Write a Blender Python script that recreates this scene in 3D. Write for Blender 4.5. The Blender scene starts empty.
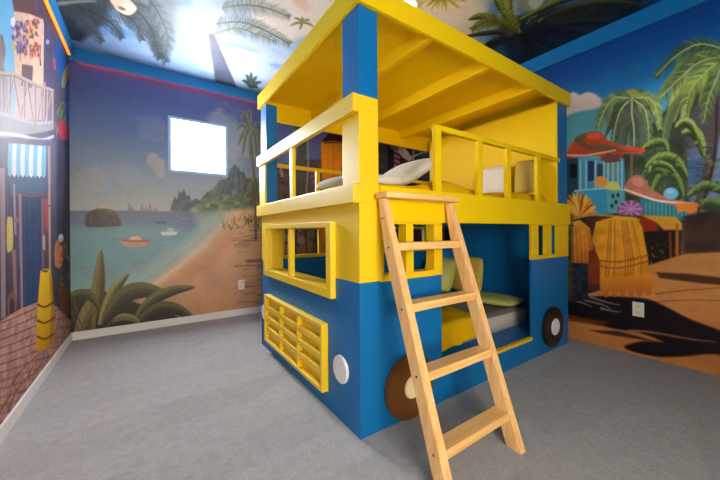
import bpy, bmesh, math, random
import numpy as np
from mathutils import Vector, Matrix
random.seed(7)
S = bpy.context.scene
COL = S.collection
# ------------------------------------------------------------------ measured place (metres)
# origin: floor under the bed's front near corner; X along the bed towards the right wall, Y towards the back wall
XL, XR, YB, YF, ZC = -1.454, 2.42, 2.703, -2.6, 2.756
W, L = 1.58, 2.28
# camera, also used to trace the printed wallpaper from the photograph onto its wall
CF, CCX, CCY = 309.75, 360.0, 230.87
CY, CR = 0.96965, -0.0058
CP = np.array([-0.8521, -1.2474, 1.02])
_fw = np.array([math.cos(CY), math.sin(CY), 0.0]); _r = np.array([math.sin(CY), -math.cos(CY), 0.0]); _u = np.cross(_r, _fw)
CRt = _r*math.cos(CR)+_u*math.sin(CR); CUp = -_r*math.sin(CR)+_u*math.cos(CR)

cam = bpy.data.objects.new('camera', bpy.data.cameras.new('camera')); COL.objects.link(cam)
cam.matrix_world = Matrix(((CRt[0], CUp[0], -_fw[0], CP[0]), (CRt[1], CUp[1], -_fw[1], CP[1]), (CRt[2], CUp[2], -_fw[2], CP[2]), (0, 0, 0, 1)))
cam.data.sensor_width = 36; cam.data.lens = CF*36/720; cam.data.shift_y = -(240-CCY)/720; cam.data.clip_start = .02
S.camera = cam

# ------------------------------------------------------------------ materials
def lin(c):
    c = np.asarray(c, float)/255.0
    return np.where(c <= .04045, c/12.92, ((c+.055)/1.055)**2.4)
def mat(name, rgb, rough=.5, spec=.5, noise=0.0, nscale=20, bump=0.0, bscale=200, rgb2=None, emit=None, coat=0.0):
    m = bpy.data.materials.new(name); m.use_nodes = True
    nt = m.node_tree; N = nt.nodes; B = N['Principled BSDF']; Lk = nt.links
    col = tuple(lin(rgb))+(1,)
    B.inputs['Base Color'].default_value = col
    B.inputs['Roughness'].default_value = rough
    B.inputs['Specular IOR Level'].default_value = spec
    if coat: B.inputs['Coat Weight'].default_value = coat; B.inputs['Coat Roughness'].default_value = .5
    tc = N.new('ShaderNodeTexCoord')
    if noise or rgb2:
        n = N.new('ShaderNodeTexNoise'); n.inputs['Scale'].default_value = nscale; n.inputs['Detail'].default_value = 5
        Lk.new(tc.outputs['Object'], n.inputs['Vector'])
        mx = N.new('ShaderNodeMix'); mx.data_type = 'RGBA'
        c2 = tuple(lin(rgb2))+(1,) if rgb2 else tuple(x*(1-noise) for x in col[:3])+(1,)
        mx.inputs[6].default_value = col; mx.inputs[7].default_value = c2
        Lk.new(n.outputs['Fac'], mx.inputs[0]); Lk.new(mx.outputs[2], B.inputs['Base Color'])
    if bump:
        n2 = N.new('ShaderNodeTexNoise'); n2.inputs['Scale'].default_value = bscale; n2.inputs['Detail'].default_value = 4
        Lk.new(tc.outputs['Object'], n2.inputs['Vector'])
        b = N.new('ShaderNodeBump'); b.inputs['Strength'].default_value = bump; b.inputs['Distance'].default_value = .01
        Lk.new(n2.outputs['Fac'], b.inputs['Height']); Lk.new(b.outputs['Normal'], B.inputs['Normal'])
    if emit:
        B.inputs['Emission Color'].default_value = tuple(lin(emit[0]))+(1,); B.inputs['Emission Strength'].default_value = emit[1]
    return m
def wood_mat(name, c1, c2, axis):
    m = bpy.data.materials.new(name); m.use_nodes = True
    nt = m.node_tree; N = nt.nodes; B = N['Principled BSDF']; Lk = nt.links
    tc = N.new('ShaderNodeTexCoord'); mp = N.new('ShaderNodeMapping')
    sc = [38, 38, 38]; sc[axis] = 2.2; mp.inputs['Scale'].default_value = sc
    n = N.new('ShaderNodeTexNoise'); n.inputs['Scale'].default_value = 1; n.inputs['Detail'].default_value = 6; n.inputs['Distortion'].default_value = .8
    r = N.new('ShaderNodeValToRGB'); r.color_ramp.elements[0].position = .32; r.color_ramp.elements[1].position = .66
    r.color_ramp.elements[0].color = tuple(lin(c2))+(1,); r.color_ramp.elements[1].color = tuple(lin(c1))+(1,)
    Lk.new(tc.outputs['Object'], mp.inputs[0]); Lk.new(mp.outputs[0], n.inputs['Vector']); Lk.new(n.outputs['Fac'], r.inputs[0]); Lk.new(r.outputs[0], B.inputs['Base Color'])
    B.inputs['Roughness'].default_value = .42
    return m
M = {}
M['yellow'] = mat('yellow_paint', (246, 204, 4), .42, .6, noise=.06, nscale=3, bump=.03, bscale=60, coat=.32)
M['yellow_in'] = mat('yellow_paint_matt', (246, 206, 2), .55, .2, noise=.06, nscale=3, bump=.03, bscale=60)
M['blue'] = mat('blue_paint', (0, 110, 176), .45, .4, noise=.10, nscale=3, bump=.03, bscale=60)
M['wood'] = wood_mat('pine_along_rails', (246, 204, 140), (228, 172, 104), 2)
M['wood_x'] = wood_mat('pine_along_treads', (248, 204, 132), (230, 172, 96), 0)
M['white'] = mat('white_paint', (235, 235, 232), .45)
M['trimwhite'] = mat('white_baseboard_paint', (226, 224, 220), .45)
M['trimblue'] = mat('blue_trim_paint', (14, 118, 188), .4, noise=.08, nscale=2)
M['brown'] = mat('brown_stained_disc', (112, 66, 22), .4, noise=.2, nscale=6)
M['darkwheel'] = mat('dark_brown_disc', (40, 30, 17), .45, noise=.2, nscale=6)
M['cream'] = mat('cream_hub', (240, 214, 168), .5)
M['grey_cloth'] = mat('grey_duvet', (132, 126, 118), .95, .1, noise=.15, nscale=8, bump=.25, bscale=25)
M['yellow_cloth'] = mat('yellow_throw', (238, 186, 10), .95, .1, noise=.15, nscale=9, bump=.3, bscale=22)
M['white_cloth'] = mat('white_cotton', (232, 228, 214), .95, .1, bump=.2, bscale=18)
M['mattress'] = mat('mattress_ticking', (206, 200, 188), .95, .1)
M['olive_cloth'] = mat('olive_pillowcase', (206, 200, 112), .95, .1, noise=.1, nscale=12, bump=.2, bscale=20)
M['gold_cloth'] = mat('gold_pillowcase', (220, 190, 84), .95, .1, noise=.1, nscale=12, bump=.2, bscale=20)
M['beige_cloth'] = mat('beige_cushion', (206, 176, 82), .95, .1, noise=.12, nscale=9, bump=.2, bscale=20)
M['dark'] = mat('dark_slot', (26, 24, 22), .6)
M['plate'] = mat('white_plastic', (236, 234, 226), .35)
M['screw'] = mat('dark_screw', (70, 56, 44), .4)
M['pane'] = mat('daylit_frosted_pane', (235, 240, 245), .2, emit=((250, 250, 252), 39.0))
M['pane_fill'] = mat('added_fill_pane', (235, 240, 245), .2, emit=((255, 242, 222), 8.5))  # glow of the added fill window
M['fill_lamp'] = mat('fill_lamp_diffuser', (255, 250, 240), .4, emit=((255, 222, 172), 2.5))  # glow of the added ceiling fill light
M['spot'] = mat('recessed_lamp_lens', (255, 250, 240), .4, emit=((255, 244, 224), 14.0))
M['led_orange'] = mat('orange_led', (255, 150, 40), .4, emit=((255, 112, 16), .7))
M['led_red'] = mat('red_led', (255, 60, 40), .4, emit=((255, 44, 34), 5.0))
M['plain'] = mat('plain_wall', (110, 112, 116), .6)

# ------------------------------------------------------------------ mesh helpers
def bx(bm, x0, x1, y0, y1, z0, z1, bev=.003, mi=0, rot=None):
    b = bmesh.new()
    vs = [b.verts.new((x, y, z)) for x in (x0, x1) for y in (y0, y1) for z in (z0, z1)]
    for f in ((0, 1, 3, 2), (4, 6, 7, 5), (0, 4, 5, 1), (2, 3, 7, 6), (0, 2, 6, 4), (1, 5, 7, 3)):
        b.faces.new([vs[i] for i in f])
    bmesh.ops.recalc_face_normals(b, faces=b.faces)
    if bev: bmesh.ops.bevel(b, geom=b.edges[:], offset=min(bev, .3*min(abs(x1-x0), abs(y1-y0), abs(z1-z0))), segments=2, affect='EDGES', profile=.6)
    merge(bm, b, mi, rot)
def merge(bm, b, mi=0, mtx=None):
    if mtx is not None: b.transform(mtx)
    mp = {v: bm.verts.new(v.co) for v in b.verts}
    for f in b.faces:
        try:
            g = bm.faces.new([mp[v] for v in f.verts]); g.material_index = mi; g.smooth = f.smooth
        except ValueError: pass
    b.free()
def hexa(bm, lo, hi, bev=.003, mi=0):
    "solid between two quads (lists of four points, same order)"
    b = bmesh.new(); v = [b.verts.new(p) for p in list(lo)+list(hi)]
    for f in ((3, 2, 1, 0), (4, 5, 6, 7), (0, 1, 5, 4), (1, 2, 6, 5), (2, 3, 7, 6), (3, 0, 4, 7)): b.faces.new([v[i] for i in f])
    bmesh.ops.recalc_face_normals(b, faces=b.faces)
    if bev: bmesh.ops.bevel(b, geom=b.edges[:], offset=bev, segments=2, affect='EDGES')
    merge(bm, b, mi)
def disc(bm, c, axis, r, th, seg=48, bev=.004, mi=0, r2=None):
    b = bmesh.new()
    bmesh.ops.create_cone(b, cap_ends=True, segments=seg, radius1=r, radius2=r2 if r2 is not None else r, depth=th)
    if bev:
        es = [e for e in b.edges if abs(e.verts[0].co.z-e.verts[1].co.z) < 1e-6]
        bmesh.ops.bevel(b, geom=es, offset=bev, segments=2, affect='EDGES')
    rot = {'x': Matrix.Rotation(math.pi/2, 4, 'Y'), 'y': Matrix.Rotation(math.pi/2, 4, 'X'), 'z': Matrix.Identity(4)}[axis]
    merge(bm, b, mi, Matrix.Translation(c) @ rot)
def frame_x(bm, x0, x1, Y, Z, y, z, bev=.003):
    "rectangular frame in a plane X=const: outer Y,Z ranges, inner y,z ranges"
    bx(bm, x0, x1, Y[0], Y[1], Z[0], z[0], bev); bx(bm, x0, x1, Y[0], Y[1], z[1], Z[1], bev)
    bx(bm, x0, x1, Y[0], y[0], z[0], z[1], bev); bx(bm, x0, x1, y[1], Y[1], z[0], z[1], bev)
def frame_y(bm, y0, y1, X, Z, x, z, bev=.003):
    bx(bm, X[0], X[1], y0, y1, Z[0], z[0], bev); bx(bm, X[0], X[1], y0, y1, z[1], Z[1], bev)
    bx(bm, X[0], x[0], y0, y1, z[0], z[1], bev); bx(bm, x[1], X[1], y0, y1, z[0], z[1], bev)
def link(name, bm, mats, parent=None, org=None):
    me = bpy.data.meshes.new(name)
    if org is None: org = Vector(parent['_o']) if parent is not None else Vector((0, 0, 0))
    org = Vector(org)
    bm.transform(Matrix.Translation(-org)); bm.normal_update(); bm.to_mesh(me); bm.free()
    for m in (mats if isinstance(mats, (list, tuple)) else [mats]): me.materials.append(M[m] if isinstance(m, str) else m)
    o = bpy.data.objects.new(name, me); COL.objects.link(o)
    if parent is not None: o.parent = parent
    else: o.location = org
    o['_o'] = list(org)
    return o
def thing(name, loc, label, cat, group=None):
    o = bpy.data.objects.new(name, None); COL.objects.link(o); o.location = loc; o.empty_display_size = .05
    o['_o'] = list(loc); return tag(o, label, cat, group)
def tag(o, label, cat, group=None):
    o['label'] = label; o['category'] = cat
    if group: o['group'] = group
    return o
def struct(o): o['kind'] = 'structure'; return o
def smooth(o):
    for p in o.data.polygons: p.use_smooth = True
    return o

# ------------------------------------------------------------------ wallpaper painter (flat printed pattern of each wall, stored as the wall's own colour)
def vnoise(x, y, seed=0):
    xi = np.floor(x).astype(np.int64); yi = np.floor(y).astype(np.int64); fx = x-xi; fy = y-yi
    fx = fx*fx*(3-2*fx); fy = fy*fy*(3-2*fy)
    def h(a, b):
        n = (a*374761393+b*668265263+seed*974711) & 0x7fffffff
        n = ((n ^ (n >> 13))*1274126177) & 0x7fffffff
        return ((n ^ (n >> 16)) & 0xffff)/65535.0
    return (h(xi, yi)*(1-fx)+h(xi+1, yi)*fx)*(1-fy)+(h(xi, yi+1)*(1-fx)+h(xi+1, yi+1)*fx)*fy
def fbm(x, y, seed=0, o=4):
    s = 0; a = .5; t = 0
    for i in range(o): s = s+a*vnoise(x*2**i, y*2**i, seed+i); t += a; a *= .5
    return s/t
def catmull(p, n=5, closed=True):
    p = np.asarray(p, float); k = len(p); out = []
    for i in range(k if closed else k-1):
        if closed: a, b, c, d = p[(i-1) % k], p[i], p[(i+1) % k], p[(i+2) % k]
        else: a, b, c, d = p[max(i-1, 0)], p[i], p[i+1], p[min(i+2, k-1)]
        for j in range(n):
            t = j/n
            out.append(.5*((2*b)+(-a+c)*t+(2*a-5*b+4*c-d)*t*t+(-a+3*b-3*c+d)*t**3))
    if not closed: out.append(p[-1])
    return np.array(out)
class Mural:
    def __init__(s, plane, val, ax_u, useg, ax_v, vseg):
        "useg, vseg: stretches (start, end, step); the mesh is finest where the print is seen closest"
        s.plane, s.val, s.au, s.av = plane, val, ax_u, ax_v
        def ar(seg): return np.concatenate([np.linspace(a, b, max(1, int(round((b-a)/r))), endpoint=False) for a, b, r in seg]+[[seg[-1][1]]])
        s.u, s.v = ar(useg), ar(vseg); s.nu, s.nv = len(s.u), len(s.v); s.res = min(r for _, _, r in list(useg)+list(vseg))
        s.U, s.V = np.meshgrid(s.u, s.v); s.c = np.zeros((s.nv, s.nu, 3))
    def px(s, pts):
        pts = np.asarray(pts, float)
        d = _fw[None]+CRt[None]*((pts[:, :1]-CCX)/CF)-CUp[None]*((pts[:, 1:2]-CCY)/CF)
        t = (s.val-CP[s.plane])/d[:, s.plane]
        w = CP[None]+d*t[:, None]
        return w[:, [s.au, s.av]]
    def grad(s, stops):          # by the v coordinate in metres
        st = sorted(stops); xs = [a for a, _ in st]
        for k in range(3): s.c[..., k] = np.interp(s.V, xs, [c[k] for _, c in st])
    def poly(s, pts, col, sm=0, soft=1.0, a=1.0, col2=None, dirn='v', tex=0.0, ts=30, uv=False, seed=1):
        p = np.asarray(pts, float)
        if sm: p = catmull(p, sm)
        q = p if uv else s.px(p)
        w = soft*s.res
        i0, i1 = np.searchsorted(s.u, q[:, 0].min()-w), np.searchsorted(s.u, q[:, 0].max()+w)
        j0, j1 = np.searchsorted(s.v, q[:, 1].min()-w), np.searchsorted(s.v, q[:, 1].max()+w)
        if i1 <= i0 or j1 <= j0: return
        X = s.U[j0:j1, i0:i1]; Y = s.V[j0:j1, i0:i1]
        ins = np.zeros(X.shape, bool); dm = np.full(X.shape, 1e9); k = len(q)
        for e in range(k):
            ax, ay = q[e]; bx_, by = q[(e+1) % k]; ex, ey = bx_-ax, by-ay; l2 = ex*ex+ey*ey
            if l2 < 1e-14: continue
            t = np.clip(((X-ax)*ex+(Y-ay)*ey)/l2, 0, 1)
            dm = np.minimum(dm, (X-ax-t*ex)**2+(Y-ay-t*ey)**2)
            if abs(ey) > 1e-12:
                cr = ((ay > Y) != (by > Y)) & (X < ex*(Y-ay)/ey+ax); ins ^= cr
        sd = np.sqrt(dm)*np.where(ins, 1, -1)
        al = np.clip(.5+sd/w, 0, 1)*a
        c = np.zeros(X.shape+(3,))+np.asarray(col, float)
        if col2 is not None:
            T = Y if dirn == 'v' else X; t = (T-T.min())/(T.max()-T.min()+1e-9)
            c = c*t[..., None]+np.asarray(col2, float)*(1-t[..., None])
        if tex: c = c*(1+tex*(2*fbm(X*ts, Y*ts, seed)-1)[..., None])
        R = s.c[j0:j1, i0:i1]; R += (c-R)*al[..., None]
    def stroke(s, pts, w0, w1, col, sm=0, **k):
        p = np.asarray(pts, float)
        if sm: p = catmull(p, sm, False)
        t = np.gradient(p, axis=0); t /= np.linalg.norm(t, axis=1)[:, None]+1e-9; n = np.c_[-t[:, 1], t[:, 0]]
        w = np.linspace(w0, w1, len(p))[:, None]/2
        s.poly(np.r_[p+n*w, (p-n*w)[::-1]], col, **k)
    def ell(s, cx, cy, rx, ry, col, rot=0, n=18, **k):
        a = np.linspace(0, 2*math.pi, n, endpoint=False); x = rx*np.cos(a); y = ry*np.sin(a); c, d = math.cos(rot), math.sin(rot)
        s.poly(np.c_[cx+x*c-y*d, cy+x*d+y*c], col, **k)
    def leaf(s, pts, w, col, hi=None, lo=None, rays=True, **k):
        "broad cartoon leaf along a path: belly, light upper edge"
        p = catmull(pts, 6, False); t = np.gradient(p, axis=0); t /= np.linalg.norm(t, axis=1)[:, None]+1e-9; n = np.c_[-t[:, 1], t[:, 0]]
        q = np.linspace(0, 1, len(p)); ww = (w*np.sin(np.pi*np.clip(q*.93+.07, 0, 1))**.7)[:, None]/2
        s.poly(np.r_[p+n*ww, (p-n*ww)[::-1]], col, **k)
        sg = 1 if n[len(n)//2][1] < 0 else -1
        if hi is not None: s.poly(np.r_[p+sg*n*ww, (p+sg*n*ww*.25)[::-1]], hi, a=.7)
        if lo is not None: s.poly(np.r_[p-sg*n*ww, (p-sg*n*ww*.35)[::-1]], lo, a=.8)
        for i in range(2, len(p)-2, 1) if w > 6 and rays else ():     # veins running from the rib to both edges
            for q_, cl in ((sg, hi), (-sg, lo)):
                if cl is None: continue
                j = min(len(p)-1, i+2); b = p[j]+q_*n[j]*ww[j]*1.15
                s.poly([p[i]-t[i]*.35, b, p[i]+t[i]*.35], np.asarray(cl, float)*(.72 if i % 2 else 1.12), a=.75)
    def frond(s, pts, ll, col, n=26, w=1.4, lean=.6, rib=None, seed=0, side=(1, -1)):
        "feathery palm frond: rib and separate leaflets"
        rr = random.Random(seed); p = catmull(pts, 8, False)
        for i in range(n):
            f = (i+.5)/n; k = f*(len(p)-1); a = int(k); a = min(a, len(p)-2); b = p[a]+(p[a+1]-p[a])*(k-a)
            t = p[a+1]-p[a]; t /= np.linalg.norm(t)+1e-9
            for sg in side:
                nn = np.array([-t[1], t[0]])*sg; d = nn+t*lean+np.array([0, .35]); d /= np.linalg.norm(d)
                le = ll*(.45+.75*math.sin(math.pi*min(1, f*.8+.2)))*rr.uniform(.8, 1.15)
                e = b+d*le; m = b+d*le*.5+np.array([0, -.06*le]); wv = np.array([-d[1], d[0]])*w*.5
                cc = np.array(col)*rr.uniform(.8, 1.2)
                s.poly([b-wv, m-wv, e, m+wv, b+wv], cc, a=.92)
        s.stroke(pts, 1.8, .8, rib if rib is not None else np.array(col)*.8, sm=6)
    def cloud(s, pts, col, soft=8, a=.8, seed=3, sc=6.0):
        q = s.px(np.asarray(pts, float)); cu, cv = q.mean(0)
        ru, rv = (q[:, 0].max()-q[:, 0].min())/2+1e-6, (q[:, 1].max()-q[:, 1].min())/2+1e-6
        d = 1-np.sqrt(((s.U-cu)/ru)**2+((s.V-cv)/rv)**2)
        nn = fbm(s.U*sc, s.V*sc*1.4, seed, 5)
        al = np.clip((d*1.3+nn*1.6-.95)*soft*.35, 0, 1)*(d > -.35)*np.clip((d+.35)*5, 0, 1)*a
        s.c += (np.asarray(col, float)-s.c)*al[..., None]
    def build(s, name, gain=1.0, gamma=1.0, hole=None, rough=.3, spec=.5, back=0.0):
        s.c *= 1+.08*(fbm(s.U*5, s.V*5, 77, 5)-.5)[..., None]+.05*(fbm(s.U*38, s.V*38, 78, 2)-.5)[..., None]     # grain of the print
        rgb = lin(np.clip(255*(np.clip(s.c, 0, 255)/255)**gamma*1.0, 0, 255))*gain
        rgb = np.clip(rgb, 0.002, .92)
        co = np.zeros((s.nv*s.nu, 3)); co[:, s.plane] = s.val; co[:, s.au] = s.U.ravel(); co[:, s.av] = s.V.ravel()
        i = np.arange(s.nu-1)[None]+np.arange(s.nv-1)[:, None]*s.nu
        if hole is not None:
            uc = (s.u[:-1]+s.u[1:])/2; vc = (s.v[:-1]+s.v[1:])/2
            keep = ~(((uc > hole[0]) & (uc < hole[1]))[None] & ((vc > hole[2]) & (vc < hole[3]))[:, None]); i = i[keep]
        i = i.ravel(); f = np.c_[i, i+1, i+1+s.nu, i+s.nu]
        me = bpy.data.meshes.new(name); nf = len(f)
        me.vertices.add(len(co)); me.vertices.foreach_set('co', co.astype(np.float32).ravel())
        me.loops.add(nf*4); me.loops.foreach_set('vertex_index', f.astype(np.int32).ravel())
        me.polygons.add(nf); me.polygons.foreach_set('loop_start', (np.arange(nf)*4).astype(np.int32)); me.update(calc_edges=True); me.validate()
        at = me.color_attributes.new('print', 'FLOAT_COLOR', 'POINT')
        at.data.foreach_set('color', np.c_[rgb.reshape(-1, 3), np.ones(s.nv*s.nu)].astype(np.float32).ravel())
        m = bpy.data.materials.new(name+'_wallpaper'); m.use_nodes = True; N = m.node_tree.nodes; B = N['Principled BSDF']
        a = N.new('ShaderNodeAttribute'); a.attribute_name = 'print'; m.node_tree.links.new(a.outputs['Color'], B.inputs['Base Color'])
        B.inputs['Roughness'].default_value = rough; B.inputs['Specular IOR Level'].default_value = spec
        me.materials.append(m); o = bpy.data.objects.new(name, me); COL.objects.link(o); return struct(o)
# ================================================================== printed wallpaper
GB, GA, GR, GC = 0.98, 0.85, 1.28, 0.80      # ink density of the four prints
# ---- back wall: bay at dusk, and a dim dockside behind the bed
B = Mural(1, YB, 0, [(XL, .42, .0055), (.42, XR, .0095)], 2, [(0, ZC, .006)])
B.grad([(2.75, (66, 86, 150)), (2.4, (78, 98, 156)), (2.0, (108, 132, 172)), (1.7, (140, 158, 180)), (1.45, (162, 172, 178)), (1.24, (184, 182, 176)), (1.2, (120, 124, 140)), (0, (110, 90, 70))])
B.c += (6*(fbm(B.U*3, B.V*8, 4)-.5))[..., None]
for p, c, a in (([(72, 166), (110, 166), (110, 196), (72, 196)], (186, 176, 170), .45), ([(128, 118), (175, 118), (175, 146), (128, 146)], (140, 148, 176), .45), ([(196, 112), (262, 112), (262, 165), (196, 165)], (164, 168, 176), .6)): B.cloud(p, c, a=a, seed=5)
B.poly([(147, 157), (150, 153), (157, 154), (160, 159), (164, 160), (165, 171), (163, 178), (157, 175), (153, 169), (148, 165)], (206, 186, 170), sm=4, soft=5, a=.6)
for x, h in ((129, 7), (132, 4), (142, 6), (146, 4), (150, 7), (155, 4)): B.poly([(x-2, 211), (x-.6, 211-h*1.2), (x+.8, 211-h), (x+2.5, 211)], (128, 130, 142), a=.7, soft=2)
# mountains
B.poly([(195, 214), (200, 200), (207, 192), (214, 188), (220, 180), (226, 179), (231, 168), (235, 164), (238, 167), (241, 172), (244, 171), (247, 180), (252, 188), (258, 196), (280, 206), (280, 215)], (92, 106, 118), col2=(110, 124, 112), soft=1.6, tex=.25, ts=14)
for a_, b_ in (((235, 166), (230, 196)), ((238, 168), (240, 198)), ((243, 173), (247, 200)), ((226, 181), (220, 200)), ((231, 172), (226, 196))): B.stroke([a_, b_], 1.2, 3.5, (70, 86, 104), a=.6, soft=2)
B.poly([(170, 211), (172, 203), (175, 196), (177, 200), (179, 191), (182, 193), (184, 189), (187, 197), (189, 194), (191, 201), (197, 198), (202, 204), (206, 214)], (88, 98, 108), soft=1.5, tex=.3, ts=25)
B.poly([(186, 214), (194, 206), (203, 200), (212, 200), (221, 194), (232, 197), (244, 192), (262, 194), (300, 196), (300, 216)], (104, 122, 96), col2=(122, 136, 104), soft=2, tex=.4, ts=22)
# sea
B.poly([(66, 211), (130, 210.5), (190, 212), (226, 213), (222, 222), (212, 232), (203, 242), (188, 254), (170, 268), (150, 282), (120, 300), (60, 320)], (104, 116, 142), col2=(152, 200, 190), soft=3)
B.poly([(66, 228), (150, 226), (206, 230), (196, 242), (160, 258), (110, 268), (66, 268)], (120, 170, 174), soft=16, a=.7)
B.poly([(196, 213), (226, 213), (220, 224), (206, 236), (190, 250), (178, 252), (198, 232)], (170, 188, 176), soft=22, a=.8)
for i in range(60):
    x = random.uniform(72, 205); y = random.uniform(213, 270); B.stroke([(x, y), (x+random.uniform(4, 14), y-.2)], .8, .3, random.choice([(150, 190, 188), (80, 110, 136)]), a=.35, soft=2)
# beach
B.poly([(226, 213), (240, 209), (300, 206), (420, 240), (420, 420), (60, 420), (60, 310), (112, 300), (150, 282), (178, 262), (200, 243), (214, 230), (222, 221)], (222, 184, 146), col2=(200, 146, 104), soft=14, tex=.10, ts=4)
B.poly([(150, 282), (178, 262), (200, 243), (214, 230), (222, 221), (219, 230), (206, 246), (184, 265), (160, 285), (130, 300), (116, 302)], (226, 208, 184), soft=12, a=.7)
B.poly([(165, 282), (200, 262), (222, 240), (234, 226), (240, 230), (226, 252), (206, 270), (180, 288), (150, 300)], (196, 136, 104), soft=22, a=.5)
for i in range(34):
    y = random.uniform(226, 305); x0 = random.uniform(232, 258); B.stroke([(x0, y), (x0+random.uniform(5, 26), y-random.uniform(.5, 2))], random.uniform(.6, 1.8), .4, (112, 82, 66), a=.6, soft=2.0)
for i in range(40):
    x = random.uniform(222, 262); y = 224+random.uniform(-4, 6); B.stroke([(x, y), (x+random.uniform(-5, 5), y-random.uniform(3, 10))], 1.1, .3, random.choice([(96, 100, 74), (122, 118, 86), (70, 76, 66)]), a=.8)
B.poly([(230, 212), (222, 226), (206, 240), (188, 254), (168, 268), (146, 282), (118, 300), (96, 302), (130, 280), (160, 258), (186, 240), (204, 226), (214, 213)], (188, 202, 186), soft=26, a=.55)
# palms at the right end of the bay
B.stroke([(256, 240), (255, 190), (251, 138)], 3, 2, (112, 104, 92), sm=5)
for i, e in enumerate([(236, 130), (238, 146), (242, 158), (264, 128), (262, 146), (248, 116), (240, 120), (258, 160), (250, 162)]):
    B.leaf([(251, 136), ((251+e[0])/2, min(136, e[1])-5), e], 4, (104, 112, 96), (140, 146, 122))
for i, e in enumerate([(243, 196), (247, 186), (240, 205), (262, 190), (259, 205), (252, 208)]): B.leaf([(253, 184), ((253+e[0])/2, min(184, e[1])-4), e], 3.6, (88, 98, 84), (128, 134, 108))
# rock islet and boats
B.poly([(85, 225), (85.5, 217), (88, 212), (93, 210), (101, 208.5), (112, 210), (117, 214), (121, 222), (119, 226), (100, 227), (88, 227)], (88, 84, 70), col2=(58, 56, 52), sm=3, soft=1.3, tex=.35, ts=24)
for x in (89, 94, 96): B.stroke([(x, 212), (x-1, 225)], 2, 1, (40, 40, 40), a=.8)
B.stroke([(96, 209), (106, 210.5), (115, 214)], 1.6, 1, (110, 104, 58), sm=3)
B.poly([(120, 239), (126, 240.5), (138, 241), (150, 239.5), (148, 244), (143, 246.6), (128, 246.2), (122, 243)], (206, 148, 116), sm=3, soft=1.8)
B.poly([(121, 239.4), (150, 239.7), (149, 241.6), (136, 242.4), (122, 241)], (178, 88, 62), soft=1.5); B.poly([(129, 240), (131, 236.5), (139, 236), (142, 240)], (214, 190, 150), soft=1.2)
B.poly([(154, 221.5), (167, 221), (165, 224), (157, 224)], (82, 92, 104), soft=1.2); B.stroke([(161, 222), (161.5, 216)], .8, .5, (100, 108, 118))
B.poly([(160, 232), (178, 231.5), (176, 235), (163, 235.5)], (214, 216, 214), soft=1.2); B.poly([(166, 232), (168, 228), (173, 228), (174, 232)], (180, 188, 190), soft=1.2)
# foreground agave leaves
B.poly([(71, 296), (80, 290), (96, 289), (112, 294), (140, 304), (170, 312), (200, 330), (200, 350), (60, 350), (60, 300)], (60, 54, 36), col2=(36, 30, 22), soft=4)
B.leaf([(76, 345), (86, 318), (97, 296), (101, 249)], 17, (112, 108, 52), (150, 138, 78), (78, 66, 36)); B.stroke([(93, 330), (101, 252)], 5, 1, (134, 106, 60), a=.9)
B.leaf([(100, 325), (108, 304), (116, 288), (129, 273)], 11, (116, 114, 48), (174, 170, 104), (70, 62, 36))
B.leaf([(62, 304), (76, 295), (90, 296), (100, 310)], 10, (84, 88, 40), (112, 112, 56), (58, 58, 30))
B.leaf([(104, 320), (124, 296), (146, 290), (170, 297)], 17, (78, 74, 40), (120, 114, 66), (50, 44, 28))
B.leaf([(134, 322), (150, 302), (172, 291), (195, 287)], 11, (84, 80, 46), (134, 124, 76), (48, 42, 28))
B.leaf([(136, 325), (156, 310), (176, 309), (198, 322)], 13, (64, 56, 32), (120, 106, 62), (40, 32, 22))
B.leaf([(112, 322), (122, 317), (132, 318), (140, 323)], 7, (120, 112, 60), (160, 150, 90))
for a_ in ([(74, 300), (80, 322), (92, 338)], [(72, 310), (78, 330), (84, 340)], [(104, 338), (110, 322), (120, 318)]): B.stroke(a_, 3, 1, (92, 82, 60), sm=4, a=.8)
# dusk dockside behind the bed: sky, palms, stalls, an orange awning, ropes and posts; colours lightened to offset the bed's shade
B.poly([(272, 60), (520, 120), (520, 330), (272, 330)], (108, 120, 184), col2=(92, 88, 122), soft=10)
B.poly([(274, 166), (300, 160), (340, 158), (378, 120), (520, 120), (520, 330), (274, 330)], (104, 88, 104), col2=(78, 58, 54), soft=3, tex=.35, ts=12)
for i in range(230):
    x = random.uniform(276, 440); y = random.uniform(168, 258); B.poly([(x, y), (x+random.uniform(1, 5), y+random.uniform(-1, 1)), (x+random.uniform(1, 5), y+random.uniform(2, 7)), (x, y+random.uniform(2, 6))], random.choice([(140, 116, 126), (176, 148, 144), (58, 46, 60), (110, 84, 80), (196, 164, 150), (82, 72, 98)]), a=.8, soft=1.3)
B.stroke([(300, 200), (301, 160), (305, 118)], 11, 6, (82, 84, 84), sm=4); B.leaf([(304, 120), (298, 126), (294, 146)], 7, (84, 92, 80), (116, 122, 104)); B.leaf([(305, 118), (314, 122), (320, 134)], 6, (70, 78, 74))
B.stroke([(308, 140), (308, 165), (306, 196)], 1.5, 1.3, (166, 158, 160), sm=3)
B.poly([(321, 143), (326, 139), (345, 138), (352, 142), (352, 192), (346, 262), (318, 262), (322, 190)], (255, 160, 22), col2=(236, 122, 18), soft=1.5, tex=.12, ts=20)
B.poly([(321, 142), (330, 132), (342, 130), (352, 134), (352, 143), (336, 141)], (58, 40, 46), soft=1.5); B.stroke([(324, 143), (351, 142)], 1.5, 1.5, (150, 70, 30))
B.stroke([(333, 146), (333, 192)], .8, .8, (186, 92, 20), a=.7)
for x, y, r, c in ((286, 238, 3, (150, 128, 116)), (307, 246, 6, (150, 104, 78)), (312, 234, 3.5, (110, 96, 88)), (290, 249, 5, (176, 120, 76)), (301, 240, 4, (160, 140, 128)), (302, 251, 5, (156, 100, 74))): B.ell(x, y, r, r*1.2, c, soft=2)
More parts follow.
